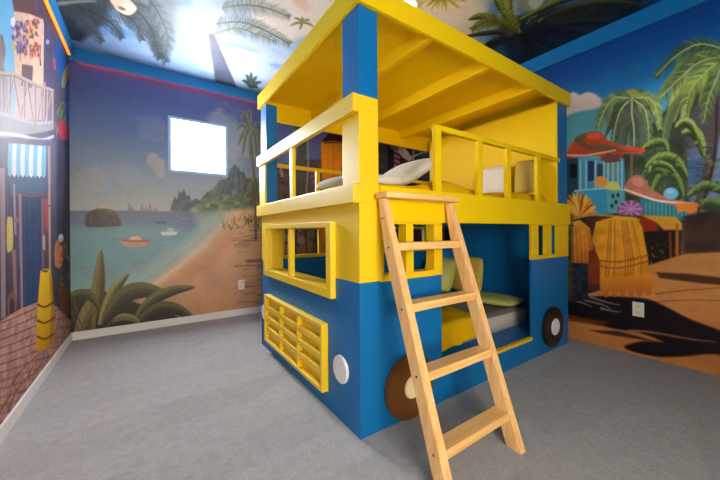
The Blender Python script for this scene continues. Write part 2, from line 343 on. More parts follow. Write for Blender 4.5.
for x in (282, 294, 305, 315): B.stroke([(x, 228), (x+2, 256)], 1.6, 1.2, (40, 28, 28), a=.9)

# ---- left wall: plank dock and a shack with a twig balcony
A = Mural(0, XL, 1, [(YF, .85, .04), (.85, 1.7, .0035), (1.7, YB, .0055)], 2, [(0, .3, .01), (.3, ZC, .005)])
A.grad([(2.75, (84, 158, 214)), (1.8, (116, 182, 222)), (1.2, (150, 160, 170)), (.8, (96, 80, 84)), (0, (150, 104, 88))])
A.poly([(-2.6, .72), (1.1, .72), (1.1, 0), (-2.6, 0)], (186, 140, 128), uv=True)
A.poly([(22, -30), (80, -30), (80, 330), (-40, 330), (-40, 118), (26, 120)], (82, 76, 106), col2=(70, 66, 84), soft=4, tex=.2, ts=8)
A.poly([(-60, 60), (0, 34), (3, 36), (6, 50), (4, 66), (8, 80), (8, 140), (-60, 140)], (132, 116, 124), soft=2, tex=.3, ts=16)
A.poly([(14, 10), (26, 12), (34, 15), (42, 16), (44, 24), (43, 120), (15, 120)], (216, 180, 164), col2=(204, 166, 142), soft=1.5, tex=.08)
A.poly([(10, -10), (30, -20), (36, 12), (44, 17), (42, 19), (30, 14), (14, 11)], (96, 66, 68), soft=3)
A.poly([(22, 64), (33, 66), (32, 88), (21, 86)], (92, 70, 78), soft=1.5)
for i in range(90):
    x = random.gauss(21, 4.5); y = random.uniform(22, 52); A.ell(x, y, random.uniform(.9, 2.2), random.uniform(1.4, 3.2), random.choice([(120, 92, 150), (154, 128, 178), (92, 66, 100), (176, 152, 120), (84, 74, 66)]), n=8, soft=1.4, a=.9)
for i in range(60):
    x = random.gauss(33, 3.6); y = random.uniform(20, 56); A.ell(x, y, random.uniform(.9, 2.2), random.uniform(1.4, 3.2), random.choice([(214, 108, 96), (228, 158, 96), (170, 66, 70), (206, 176, 120), (96, 70, 70)]), n=8, soft=1.4, a=.9)
for x in (17, 20, 24, 30, 34, 38, 40): A.stroke([(x, 45), (x+.3, random.uniform(54, 66))], 2, .4, (92, 72, 80), a=.8)
A.ell(13, 22, 2.4, 5, (216, 208, 228), soft=2); A.ell(13.5, 46, 1.8, 6, (182, 170, 120), soft=2)
A.ell(47.5, 42, 1.8, 2.6, (150, 164, 204), soft=2); A.stroke([(54, 58), (55, 70)], 2, 1.6, (196, 82, 104)); A.stroke([(40, 58), (40.5, 66)], 1.2, 1.2, (60, 40, 50))
A.poly([(58, 34), (68, 52), (66, 68), (62, 88), (56, 60)], (36, 96, 164), sm=3, soft=2)
A.leaf([(63, 88), (66, 74), (71, 63)], 6, (140, 148, 96), (168, 170, 112)); A.poly([(64, 90), (72, 78), (75, 140), (66, 130)], (62, 92, 160), soft=4)
for i in range(70): x = random.gauss(61, 3); y = random.uniform(98, 130); A.stroke([(x, y), (x+random.uniform(-3, 3), y+random.uniform(3, 8))], 1.3, .4, random.choice([(96, 120, 74), (66, 84, 62), (138, 150, 96), (74, 66, 62)]))
A.poly([(58, 124), (63, 120), (68, 126), (69, 136), (65, 144), (60, 136)], (172, 58, 72), sm=3, soft=1.6)
# twig balcony
A.poly([(-80, 108), (0, 112), (30, 121), (54, 122), (54, 130), (0, 140), (-80, 150)], (140, 138, 150), soft=3)
A.poly([(-60, 72), (0, 72), (20, 77), (54, 90), (54, 122), (30, 121), (0, 112), (-60, 108)], (150, 146, 168), soft=2, a=.55)
A.stroke([(-60, 62), (0, 73), (14, 74), (26, 80), (36, 84), (54, 91)], 4.2, 3, (180, 154, 146), sm=3); A.stroke([(-60, 64), (0, 75), (14, 76), (26, 82), (36, 86), (54, 92.6)], 1.2, .8, (116, 94, 92), sm=3)
A.stroke([(-60, 104), (0, 113), (20, 119), (34, 123), (54, 122)], 4, 3, (166, 156, 164), sm=3)
for a_, b_ in (((2, 75), (3, 113)), ((6, 113), (13, 76)), ((13, 75), (20, 118)), ((20, 118), (27, 82)), ((27, 82), (33, 122)), ((35, 84), (35, 126)), ((37, 121), (43, 88)), ((41, 89), (42, 122)), ((46, 121), (52, 92)), ((48, 90), (47, 122)), ((45, 82), (44, 120)), ((53, 90), (53, 128)), ((24, 119), (24, 82)), ((10, 76), (9, 115))): A.stroke([a_, b_], 1.8, 1.5, (176, 150, 142)); A.stroke([(a_[0]+.7, a_[1]), (b_[0]+.7, b_[1])], .6, .5, (112, 92, 92))
A.stroke([(-40, 132), (10, 134), (40, 140), (54, 136)], 4, 3, (190, 182, 190), sm=3)
# awning, posts, doorway
A.poly([(-40, 136), (56, 140), (57, 300), (-40, 330)], (84, 88, 116), col2=(66, 58, 70), soft=3, tex=.15, ts=10)
for k in range(9):
    x = 8.5+k*4.2; A.poly([(x, 143+k*.35), (x+4.3, 143.4+k*.35), (x+4, 160), (x+3.7, 174+k*.2), (x+1.6, 177.5+k*.1), (x-.6, 174+k*.2), (x-.8, 160)], (196, 204, 216) if k % 2 else (112, 166, 196), soft=1.3)
A.poly([(10, 178), (46, 178), (46, 192), (10, 196)], (66, 98, 128), soft=3, a=.8)
A.poly([(19, 192), (43, 196), (42, 300), (22, 320)], (46, 62, 96), soft=2, tex=.15, ts=10); A.stroke([(17, 192), (30, 196), (44, 194)], 3, 3, (112, 80, 100), sm=3)
for x in (24, 30, 36): A.stroke([(x, 200), (x+1, 308)], .8, .8, (66, 84, 118), a=.8)
A.stroke([(20, 194), (22, 310)], 3, 2.4, (148, 118, 134)); A.stroke([(42.5, 198), (43, 300)], 2.6, 2, (124, 92, 104))
A.stroke([(2.5, 168), (3.5, 318)], 5, 4.4, (150, 128, 136)); A.stroke([(14, 184), (15.5, 235)], 2.4, 2, (150, 128, 140)); A.stroke([(49, 146), (50, 280)], 2.6, 2.2, (164, 132, 130)); A.stroke([(48, 206), (51, 206)], 2, 2, (120, 92, 92))
A.poly([(7, 220), (9.5, 217), (12.5, 220), (13, 246), (10.5, 251), (7, 250)], (196, 176, 96), sm=3, soft=1.5); A.ell(17, 220, 2.4, 3, (136, 96, 92))
A.poly([(44, 200), (48, 199), (48.5, 232), (44.5, 232)], (150, 66, 74), soft=1.5); A.poly([(42.5, 236), (46, 234), (46, 250), (43, 250)], (150, 164, 150), soft=1.5); A.stroke([(46, 230), (46.5, 262)], 2, 2, (98, 66, 62))
A.stroke([(14, 250), (15.5, 300)], 4, 3, (146, 104, 104)); A.ell(12, 305, 5, 14, (122, 84, 80), soft=2, a=.9); A.ell(12, 307, 2.4, 9, (62, 48, 56), soft=2)
A.poly([(57, 140), (72, 140), (72, 320), (57, 320)], (58, 62, 86), col2=(62, 50, 52), soft=3, tex=.25, ts=12)
A.poly([(55, 244), (60, 240), (63, 250), (62, 266), (55, 266)], (190, 118, 76), sm=2, soft=1.5); A.ell(61, 238, 2.6, 4, (176, 176, 176), soft=2); A.ell(65, 250, 2.6, 9, (92, 82, 66), soft=2)
for i in range(60): x = random.uniform(57, 71); y = random.uniform(230, 300); A.ell(x, y, random.uniform(.6, 1.8), random.uniform(.8, 2.6), random.choice([(120, 84, 66), (72, 60, 64), (150, 116, 84), (56, 44, 48)]), n=8, soft=1.4, a=.8)
A.poly([(59, 288), (70, 286), (69, 316), (61, 322)], (112, 72, 52), soft=1.5, tex=.2, ts=20)
# planks
A.poly([(-80, 372), (-4, 324), (20, 309), (38, 302), (56, 306), (72, 322), (72, 345), (0, 440), (-120, 560)], (188, 142, 130), col2=(178, 132, 118), soft=1.5, tex=.25, ts=26)
for k in range(17):
    y = 322+k*8.0; A.stroke([(-20, y+9), (14, y-4+k*.4), (44, y-17+k*.8), (72, y-24+k*1.4)], 1.5, .8, (92, 58, 56), sm=4, a=.8)
for k in range(26):
    x = random.uniform(0, 50); y = random.uniform(325, 430); A.stroke([(x, y), (x+random.uniform(8, 20), y-random.uniform(4.4, 8.4))], 1.4, .6, random.choice([(196, 150, 132), (118, 78, 70), (180, 128, 108)]), a=.5)
for p in ([(8, 412), (16, 392), (28, 376), (34, 364)], [(16, 392), (24, 392), (34, 380)], [(12, 384), (20, 372), (36, 356)], [(28, 378), (36, 372), (42, 362)], [(0, 412), (6, 402), (12, 392)]): A.stroke(p, 1.8, .8, (132, 62, 48), sm=4)
# yellow surfboard wound with rope
A.poly([(36, 349), (37, 320), (40, 276), (42, 270), (48, 269), (51, 273), (53, 300), (55, 330), (52, 344), (44, 350)], (228, 186, 40), col2=(206, 150, 26), sm=3, soft=1.3)
A.poly([(49, 272), (52, 275), (55, 322), (53, 342), (49, 346), (51, 310)], (176, 122, 26), soft=2.5, a=.8); A.ell(45, 271, 3.6, 1.2, (92, 66, 30), soft=1.2)
for y in (304, 320, 336): A.stroke([(37, y), (45, y+3), (55, y-3)], 2, 1.8, (96, 52, 30), sm=4)

# ---- right wall: sunny beach village (figures of the original print are left out)
R = Mural(0, XR, 1, [(YF, -1.2, .03), (-1.2, .25, .0055), (.25, 1.2, .012), (1.2, YB, .0085)], 2, [(0, ZC, .007)])
R.grad([(2.75, (10, 60, 132)), (2.5, (20, 84, 156)), (2.2, (44, 132, 190)), (1.95, (96, 172, 206)), (1.75, (132, 196, 210)), (1.2, (120, 160, 150)), (.9, (196, 140, 84)), (0, (192, 132, 78))])
R.poly([(566, 106), (606, 100), (604, 150), (566, 150)], (100, 166, 170), soft=9, a=.8)
R.poly([(555, 112), (557, 96), (562, 92), (567, 94), (574, 92), (580, 95), (587, 92), (595, 94), (601, 99), (602, 105), (594, 109), (582, 111), (572, 114), (560, 118)], (232, 218, 212), col2=(206, 188, 186), sm=3, soft=4)
R.poly([(606, 200), (612, 160), (630, 148), (655, 120), (680, 96), (760, 70), (760, 280), (600, 262)], (76, 92, 74), col2=(60, 66, 54), soft=4, tex=.45, ts=9)
R.poly([(676, 100), (700, 88), (760, 80), (760, 150), (690, 150), (680, 130)], (96, 92, 96), soft=6)
R.poly([(688, 150), (720, 136), (760, 130), (760, 205), (690, 205)], (124, 142, 178), soft=5, tex=.2, ts=14); R.poly([(688, 164), (697, 159), (707, 163), (708, 184), (690, 184)], (84, 116, 154), sm=2, soft=2); R.stroke([(689, 168), (707, 168)], 1.5, 1.5, (60, 84, 120))
# middle palm
R.poly([(612, 108), (632, 100), (652, 108), (650, 146), (616, 146)], (98, 112, 98), soft=5, a=.9)
R.stroke([(631, 112), (632, 150), (631, 186)], 3, 3, (112, 108, 84))
for e, hi in (((595, 128), (150, 172, 120)), ((605, 138), (128, 150, 112)), ((614, 146), (104, 120, 106)), ((624, 148), (88, 100, 94)), ((640, 147), (96, 108, 96)), ((650, 142), (122, 140, 104)), ((659, 126), (178, 196, 120)), ((654, 108), (184, 196, 124)), ((612, 96), (92, 112, 84)), ((646, 94), (96, 110, 80))):
    R.leaf([(632, 99), ((632+e[0])/2, min(99, e[1])-1.5), ((632+3*e[0])/4, (99+e[1])/2-2), e], 8, (96, 116, 84), hi, (62, 76, 64))
R.poly([(622, 97), (628, 90), (636, 90), (642, 96), (634, 99)], (166, 160, 90), sm=3, soft=2)
# big right palm
for e, hi in (((657, 97), (140, 170, 120)), ((666, 112), (110, 138, 100)), ((676, 100), (172, 194, 110)), ((688, 118), (186, 204, 104)), ((700, 108), (150, 172, 90)), ((740, 110), (150, 172, 90)), ((756, 80), (150, 172, 90))):
    R.leaf([(726, 56), ((726+e[0])/2, min(56, e[1])-2+abs(726-e[0])*.06), ((726+3*e[0])/4, (56+e[1])/2), e], 11, (104, 124, 66), hi, (58, 74, 48))
R.leaf([(672, 122), (678, 96), (700, 72), (724, 62)], 14, (150, 170, 84), (190, 206, 116)); R.leaf([(664, 150), (668, 124), (676, 104), (690, 88)], 9, (104, 124, 86), (130, 150, 100))
R.stroke([(714, 96), (712, 150), (702, 196), (690, 226), (684, 256)], 12, 9, (104, 90, 92), sm=4); R.stroke([(717, 96), (715, 150), (705, 196), (693, 226), (687, 256)], 3, 2.4, (70, 58, 64), sm=4)
for y in range(104, 250, 6): R.stroke([(707-(y-104)*.16, y), (718-(y-104)*.16, y+1.5)], .8, .8, (76, 64, 70), a=.7)
# feathered edges of the two palms
k = 70
for p, ll, c in (([(632, 99), (614, 98), (604, 112), (598, 128)], 9, (122, 148, 104)), ([(632, 99), (648, 98), (656, 108), (660, 128)], 9, (150, 172, 104)), ([(632, 99), (622, 108), (616, 124), (613, 142)], 8, (92, 110, 92)), ([(632, 99), (644, 108), (648, 124), (649, 142)], 8, (112, 132, 96)), ([(632, 99), (632, 114), (634, 130), (634, 146)], 8, (84, 98, 90)),
                 ([(726, 56), (700, 62), (678, 80), (660, 98)], 12, (120, 144, 96)), ([(726, 56), (706, 72), (690, 92), (684, 118)], 12, (150, 172, 96)), ([(726, 56), (716, 80), (708, 100), (704, 122)], 12, (112, 132, 84)), ([(726, 50), (700, 44), (676, 56), (656, 76)], 11, (96, 118, 84))):
    R.frond([p[0], p[1], p[2], p[3]], ll, c, n=24, w=2.2, seed=k, lean=.9, rib=(190, 200, 130)); k += 1
# banana leaves
for p, w, hi in (([(640, 152), (652, 144), (664, 143), (668, 156)], 9, (160, 186, 100)), ([(646, 168), (660, 158), (676, 160), (688, 178)], 11, (172, 194, 104)), ([(650, 196), (664, 172), (676, 178), (684, 198)], 10, (140, 168, 84)), ([(640, 186), (648, 172), (660, 170), (668, 176)], 8, (120, 148, 84)), ([(682, 134), (694, 132), (700, 142), (704, 158)], 12, (190, 208, 116)), ([(676, 128), (684, 122), (692, 126), (698, 138)], 10, (204, 218, 130)), ([(688, 196), (704, 186), (722, 190), (740, 204)], 10, (150, 180, 110)), ([(692, 210), (708, 202), (726, 208), (740, 220)], 9, (130, 164, 100)), ([(650, 172), (655, 164), (668, 166), (676, 174)], 7, (176, 198, 110))):
    R.leaf(p, w, (94, 118, 62), hi, (54, 72, 44))
for i in range(120):
    x = random.uniform(640, 722); y = random.uniform(140, 214); R.ell(x, y, random.uniform(.8, 3.4), random.uniform(.6, 1.8), random.choice([(60, 78, 50), (112, 134, 74), (150, 172, 96), (42, 56, 42)]), rot=random.uniform(-.9, .4), n=9, soft=1.6, a=.6)
# blue house with an orange tiled roof
R.poly([(566, 156), (624, 158), (626, 212), (566, 214)], (96, 170, 200), col2=(70, 140, 168), soft=1.5)
R.poly([(566, 158), (578, 158), (578, 206), (566, 208)], (58, 76, 88), soft=1.5); R.poly([(570, 164), (577, 164), (577, 178), (570, 178)], (28, 30, 38), soft=1.2)
R.poly([(588, 161), (594, 161), (594, 180), (588, 182)], (44, 66, 104), soft=1.2); R.poly([(597, 164), (603, 164), (603, 178), (597, 178)], (56, 84, 96), soft=1.2); R.poly([(610, 163), (617, 163), (617, 178), (610, 178)], (120, 158, 150), soft=1.2)
for x in (580.5, 586, 595.5, 604, 608, 613, 618, 622): R.stroke([(x, 160), (x, 190)], 1.5, 1.5, (176, 216, 224), a=.85)
R.poly([(566, 154), (572, 143), (577, 138), (586, 133), (594, 131), (602, 133), (608, 140), (622, 145), (636, 147), (646, 149), (640, 154), (624, 154), (618, 160), (606, 163), (598, 156), (580, 157), (566, 158)], (196, 86, 52), sm=2, soft=1.3, tex=.12, ts=14)
R.poly([(574, 139), (582, 134), (590, 134), (584, 141), (592, 145), (606, 144), (620, 148), (630, 152), (610, 152), (592, 150), (580, 146)], (112, 100, 70), sm=2, soft=1.3, a=.85)
R.ell(594, 136, 8, 3, (220, 104, 64), sm=2, soft=1.4); R.stroke([(566, 155), (584, 155.5), (600, 153), (616, 150)], 1.8, 1.2, (222, 190, 176), sm=3); R.poly([(600, 160), (608, 153), (618, 155), (621, 161), (610, 163)], (128, 84, 80), soft=1.2)
R.poly([(575, 191), (606, 188), (608, 214), (576, 216)], (70, 158, 196), soft=1.2); R.poly([(606, 188), (624, 190), (624, 212), (608, 214)], (96, 176, 190), soft=1.2); R.stroke([(574, 191), (606, 188), (625, 190)], 1.4, 1.4, (160, 216, 226))
for x, y in ((613, 196), (616, 202), (612, 206), (618, 195)): R.ell(x, y, 1.6, 2.4, (74, 48, 50), n=8)
R.ell(601, 182, 7, 6, (226, 166, 88), soft=1.4); R.poly([(605, 189), (607, 184), (612, 181), (618, 183), (620, 190)], (208, 206, 124), sm=2, soft=1.4)
# flower tuft
for k in range(13):
    a = math.pi*(k/12); R.leaf([(578, 216), (578+math.cos(a)*9, 213-math.sin(a)*9), (578+math.cos(a)*19, 212-math.sin(a)*20)], 5, [(216, 140, 40), (232, 186, 70), (190, 84, 34)][k % 3], (240, 206, 110))
# second house, sun-hat roof, balls
R.poly([(640, 198), (692, 203), (690, 220), (640, 220)], (56, 126, 136), soft=1.5)
for k in range(11): R.stroke([(646+k*4, 202), (646+k*4, 217)], 1.3, 1.3, (112, 180, 186), a=.8)
R.poly([(624, 188), (629, 179), (636, 175), (643, 177), (648, 185), (655, 191), (672, 199), (696, 203), (698, 207), (676, 206), (652, 200), (636, 196), (626, 192)], (186, 122, 104), sm=2, soft=1.3, tex=.1)
R.stroke([(624, 189), (640, 195), (660, 201), (697, 204)], 2.2, 1.8, (222, 206, 190), sm=3); R.ell(638, 182, 6, 4, (204, 142, 132), rot=.4, sm=2, soft=1.4)
R.ell(671, 193.5, 7.5, 6, (120, 182, 208), sm=2, soft=1.3); R.ell(670, 191, 4, 2.6, (160, 208, 226), sm=2, soft=2.5, a=.8)
R.poly([(675, 203), (698, 203), (697, 212), (690, 214), (684, 211), (678, 213)], (226, 138, 58), soft=1.3); R.ell(630, 210, 13, 9.5, (150, 96, 156), sm=2, soft=1.3)
for k in range(9):
    a = math.pi*2*k/9; R.stroke([(630, 209), (630+math.cos(a)*12, 209+math.sin(a)*8.6)], 1, 2.4, (204, 160, 208), a=.8)
# bamboo cart and counter
R.poly([(566, 218), (600, 214), (640, 216), (676, 218), (681, 224), (681, 268), (566, 300)], (78, 48, 36), soft=2, tex=.3, ts=10)
R.poly([(600, 219), (650, 217), (658, 222), (656, 232), (610, 232)], (158, 56, 34), soft=2); R.poly([(640, 215), (676, 217), (682, 223), (682, 230), (664, 230), (656, 222)], (216, 160, 58), soft=1.5)
R.stroke([(568, 220), (590, 215), (612, 216), (640, 220)], 2.2, 2, (176, 150, 96), sm=3); R.poly([(642, 232), (676, 230), (676, 266), (646, 270)], (36, 26, 26), soft=2)
R.stroke([(677, 224), (677, 266)], 3.2, 3, (182, 118, 44)); R.stroke([(670, 232), (671, 268)], 2, 2, (150, 84, 34)); R.stroke([(664, 262), (690, 268)], 1.6, 1.2, (140, 62, 36))
for i in range(40): x = random.uniform(646, 690); y = random.uniform(240, 270); R.stroke([(x, y), (x+random.uniform(-3, 5), y+random.uniform(-3, 4))], 1.3, .6, random.choice([(150, 62, 36), (56, 40, 34), (190, 138, 60), (96, 60, 40)]), a=.8)
R.poly([(684, 216), (760, 206), (760, 262), (684, 262)], (62, 46, 42), col2=(96, 66, 46), soft=4, tex=.4, ts=9)
# sand and long tree shade of the print
R.poly([(640, 268), (684, 254), (760, 250), (760, 420), (560, 420), (560, 296), (600, 296)], (206, 148, 86), col2=(192, 128, 72), soft=2.5, tex=.1, ts=5)
R.poly([(656, 272), (690, 274), (760, 282), (760, 289), (700, 283), (660, 278)], (78, 48, 34), soft=2.5, a=.9); R.stroke([(655, 294), (690, 290), (730, 287)], 1.6, 1, (150, 96, 50), sm=3); R.stroke([(655, 302), (690, 300), (730, 301)], 1.2, .8, (150, 96, 50), sm=3)
R.poly([(560, 300), (600, 296), (640, 298), (656, 302), (676, 312), (692, 320), (730, 334), (760, 346), (760, 366), (716, 354), (690, 356), (660, 357), (634, 352), (624, 346), (645, 341), (664, 342), (640, 333), (610, 328), (590, 322), (560, 316)], (30, 18, 22), sm=2, soft=3)
R.stroke([(628, 331), (650, 332), (690, 339), (716, 342)], 3.2, 1, (176, 118, 96), sm=3, a=.85, soft=2); R.poly([(590, 330), (618, 331), (660, 342), (630, 338), (600, 333)], (80, 44, 30), soft=3)
R.poly([(560, 312), (584, 318), (610, 322), (600, 326), (575, 322), (560, 320)], (120, 58, 30), soft=3, a=.8)
for p in ([(566, 300), (580, 302), (592, 307)], [(584, 300), (600, 304), (612, 309)], [(590, 297), (606, 302), (620, 305)], [(600, 308), (612, 311), (622, 312)]): R.stroke(p, 2.4, .6, (150, 142, 136), sm=3, a=.8)
# heaped straw basket and thatched parasol standing where the print shows golden shapes
R.poly([(560, 224), (580, 220), (590, 228), (594, 250), (592, 268), (560, 270)], (214, 148, 52), col2=(166, 94, 36), soft=1.6, tex=.2, ts=14)
R.poly([(560, 262), (590, 264), (588, 300), (560, 304)], (40, 50, 60), soft=1.8, tex=.5, ts=26); R.poly([(588, 252), (600, 246), (606, 268), (600, 284), (588, 284)], (136, 62, 30), soft=2, tex=.2, ts=16)
for k in range(7): R.stroke([(562+k*4, 226+abs(k-2)), (563+k*4.2, 262)], 1.2, .8, (224, 168, 80), a=.55)
R.poly([(596, 222), (616, 216), (636, 217), (642, 226), (648, 258), (650, 282), (600, 290), (600, 262), (592, 240)], (226, 168, 50), col2=(212, 138, 38), soft=1.6, tex=.14, ts=14)
for k in range(15):
    x = 601+k*2.7; R.stroke([(608+k*1.7, 220), (x+3, 262), (x+1, 288)], .9, 1.3, random.choice([(228, 176, 74), (150, 92, 30), (214, 156, 56)]), a=.6)
for y in (258, 264): R.stroke([(598, y+2), (620, y+4), (649, y-3)], 1.6, 1.6, (150, 94, 30), sm=3, a=.8)
for k in range(6):
    x = 606+k*8.4; R.poly([(x-4.6, 278-k*.3), (x+4.6, 278-k*.4), (x+4.2, 290), (x, 298-k*.4), (x-4.2, 290)], (226, 152, 46), col2=(190, 104, 34), sm=2, soft=1.5)

# bushes and stalls between the village and the dockside
R.poly([(440, 205), (480, 190), (520, 196), (560, 205), (572, 215), (572, 300), (440, 300)], (74, 84, 62), col2=(84, 62, 48), soft=6, tex=.5, ts=9)
for i in range(50):
    x = random.uniform(470, 566); y = random.uniform(196, 262); R.leaf([(x, y), (x+random.uniform(-8, 8), y-5), (x+random.uniform(-14, 14), y+3)], random.uniform(2, 5), (86, 108, 62), (150, 172, 96), (50, 66, 44))
# the dim dockside goes round the corner behind the bed
R.poly([(372, 70), (470, 90), (475, 330), (372, 330)], (44, 36, 44), col2=(40, 26, 26), soft=8, tex=.3, ts=9)
R.poly([(377, 120), (452, 120), (452, 200), (377, 200)], (36, 30, 40), col2=(50, 40, 44), soft=3, tex=.3, ts=14)
R.poly([(379, 150), (396, 150), (396, 178), (379, 178)], (32, 44, 42), soft=6)
for y in range(140, 184, 5): R.stroke([(394, y), (400, y+3)], 2.6, 2.2, (196, 150, 148), a=.85); R.stroke([(394, y+2.5), (400, y+5.5)], 1.6, 1.4, (142, 44, 50), a=.85)
R.ell(404, 153, 4, 7.5, (190, 180, 172), rot=-.7, sm=2); R.ell(409, 158, 3.4, 2.8, (176, 164, 160), sm=2); R.ell(401, 147, 2.6, 3.6, (164, 156, 152), sm=2); R.ell(393, 145, 3, 4.5, (132, 116, 104), sm=2)
R.stroke([(413.5, 138), (413.5, 180)], 1.5, 1.5, (150, 130, 140)); R.stroke([(412, 157), (422, 153), (431, 151)], 2, 1, (150, 150, 156), sm=3)
for x in (384, 388, 419, 423, 427): R.stroke([(x, 138), (x, 156)], 1.2, 1.2, (84, 74, 100), a=.8)
R.poly([(378, 215), (475, 215), (475, 300), (378, 262)], (50, 26, 24), col2=(60, 34, 30), soft=4, tex=.2, ts=12)
for x, y in ((416, 228), (420, 234), (400, 228), (425, 229), (402, 237)): R.stroke([(x, y), (x+6, y+.6)], 1, .8, (116, 84, 74), a=.7)
R.stroke([(430, 226), (430, 242)], 2, 2, (164, 132, 70), a=.7)
# ---- ceiling: sky, clouds and palm crowns seen from below
C = Mural(2, ZC, 0, [(XL, XR, .009)], 1, [(YF, -.6, .04), (-.6, YB, .009)])
C.c[:] = (104, 146, 196)
C.c += (np.clip((C.U-1.5)/.7, 0, 1)[..., None])*(np.array((34, 84, 130))-C.c)
C.cloud([(60, 30), (330, 30), (330, 110), (60, 110)], (168, 186, 214), a=.6, seed=8, sc=3.0); C.cloud([(200, 45), (300, 45), (300, 95), (200, 95)], (188, 198, 216), a=.8, seed=12, sc=4)
C.cloud([(176, -20), (256, -20), (256, 50), (176, 50)], (176, 190, 214), a=.6, seed=21, sc=4)
C.poly([(240, -30), (400, -30), (470, -20), (486, 8), (470, 44), (440, 40), (380, 20), (330, 30), (292, 44), (250, 30)], (228, 214, 204), soft=16, a=.9)
C.cloud([(380, -20), (500, -20), (500, 50), (380, 50)], (240, 232, 226), a=.7, seed=15, sc=5)
for p in ([(70, 58), (120, 62), (180, 74), (260, 90)], [(70, 50), (130, 50), (170, 58)]): C.stroke(p, 6, 4, (160, 186, 216), sm=4, soft=9, a=.6)
# left crown
C.poly([(40, -30), (92, -20), (112, 4), (106, 22), (92, 34), (80, 42), (62, 36), (46, 10)], (58, 66, 74), soft=5, tex=.3, ts=7)
C.poly([(118, -20), (180, -20), (176, 30), (168, 62), (150, 46), (138, 24)], (108, 122, 132), soft=8, a=.9)
k = 0
for p, ll in (([(70, 5), (92, 12), (112, 24), (122, 38)], 9), ([(56, 2), (78, 16), (92, 30), (102, 42)], 9), ([(120, 0), (140, 14), (154, 34), (166, 62)], 13), ([(150, 0), (162, 20), (168, 40), (164, 58)], 11), ([(100, -6), (120, 12), (134, 22), (142, 40)], 10), ([(60, 0), (100, 0), (130, 2), (150, 10)], 8), ([(150, 26), (156, 44), (160, 58)], 8)):
    C.frond(p, ll, (84, 96, 100) if k % 2 else (66, 78, 82), n=30, w=1.3, seed=k); k += 1
C.stroke([(56, 4), (74, 2), (96, 1)], 4, 2, (150, 156, 150), sm=3, a=.8)
C.poly([(108, -6), (120, -6), (132, 2), (136, 8), (134, 12), (128, 15), (121, 13), (114, 7)], (226, 196, 178), sm=3, soft=1.4); C.poly([(122, 5), (134, 5), (136, 10), (130, 15), (123, 13)], (232, 222, 200), sm=2, soft=1.4); C.ell(122, 8.5, 4, 1.6, (140, 104, 84), rot=.4, soft=1.6)
# leaning trunk and its fronds
C.poly([(208, 34), (214, 33), (220, 48), (228, 66), (238, 90), (216, 86), (212, 60)], (98, 102, 122), col2=(76, 84, 108), soft=2, tex=.12, ts=10)
for p, ll, c in (([(222, 8), (244, 5), (266, 8), (290, 17)], 10, (120, 128, 122)), ([(216, 24), (240, 22), (264, 30), (290, 44)], 10, (104, 116, 108)), ([(214, 34), (236, 28), (256, 34), (276, 42)], 8, (140, 150, 140))): C.frond(p, ll, c, n=34, w=1.2, seed=k, side=(1, -1), lean=.5); k += 1
for e in ((242, 80), (246, 74), (251, 72), (257, 76), (262, 82), (248, 86), (258, 88)): C.leaf([(251, 88), ((251+e[0])/2, (88+e[1])/2-2), e], 3.4, (62, 84, 84), (96, 116, 100))
for e in ((290, 26), (294, 18), (302, 17), (310, 20), (314, 27), (300, 30)): C.leaf([(303, 23), ((303+e[0])/2, (23+e[1])/2-1.5), e], 2.6, (128, 124, 82), (168, 160, 112))
C.poly([(288, -8), (300, -8), (312, 8), (306, 12), (296, 6)], (214, 180, 168), soft=4, a=.8)
for i in range(34):
    a = random.uniform(.1, math.pi*1.02); l = random.uniform(12, 24); C.stroke([(441, -6), (441+math.cos(a)*l*1.3, -6+math.sin(a)*l*.85)], 2.6, .5, random.choice([(186, 170, 40), (150, 146, 46), (214, 196, 74)]))
# right crowns
C.poly([(500, 20), (556, 8), (640, -6), (640, 20), (590, 44), (540, 66), (512, 62), (500, 40)], (44, 52, 64), soft=6, tex=.3, ts=7, a=.95)
for p, w, c, hi in (([(520, 34), (500, 22), (482, 16), (468, 20)], 8, (112, 122, 62), (160, 166, 84)), ([(520, 34), (504, 10), (496, -6), (490, -20)], 10, (118, 132, 62), (172, 178, 96)), ([(520, 34), (500, 32), (480, 34), (460, 38)], 5, (58, 62, 52), (96, 100, 74)), ([(520, 34), (502, 40), (490, 44), (478, 50)], 6, (50, 54, 52), (84, 86, 72)), ([(520, 34), (524, 50), (522, 60), (518, 66)], 7, (40, 46, 50), None), ([(520, 34), (540, 40), (556, 48), (566, 58)], 7, (44, 50, 50), None), ([(520, 34), (560, 24), (600, 22), (632, 26)], 6, (46, 54, 48), (78, 82, 56)), ([(524, 28), (570, 8), (610, 2), (645, 5)], 6, (70, 78, 46), (112, 116, 62)), ([(520, 20), (556, 2), (590, -8), (620, -14)], 8, (112, 126, 58), (160, 166, 84)), ([(522, 34), (540, 26), (560, 32), (576, 40)], 6, (40, 46, 48), None), ([(514, 24), (508, 4), (512, -10), (520, -24)], 8, (138, 146, 78), (178, 184, 110))): C.leaf(p, w, c, hi, (30, 36, 36))
k = 40
for p, ll, c in (([(524, 30), (552, 16), (584, 12), (616, 16)], 10, (58, 64, 50)), ([(522, 36), (548, 32), (576, 34), (600, 44)], 9, (36, 42, 46)), ([(518, 30), (500, 22), (486, 22), (472, 30)], 8, (118, 126, 60)), ([(520, 36), (500, 40), (488, 48), (480, 56)], 7, (48, 52, 50)), ([(522, 38), (532, 50), (534, 60), (530, 70)], 7, (36, 42, 46)), ([(518, 28), (506, 10), (500, -6), (498, -18)], 8, (150, 156, 74))): C.frond(p, ll, c, n=26, w=1.5, seed=k); k += 1
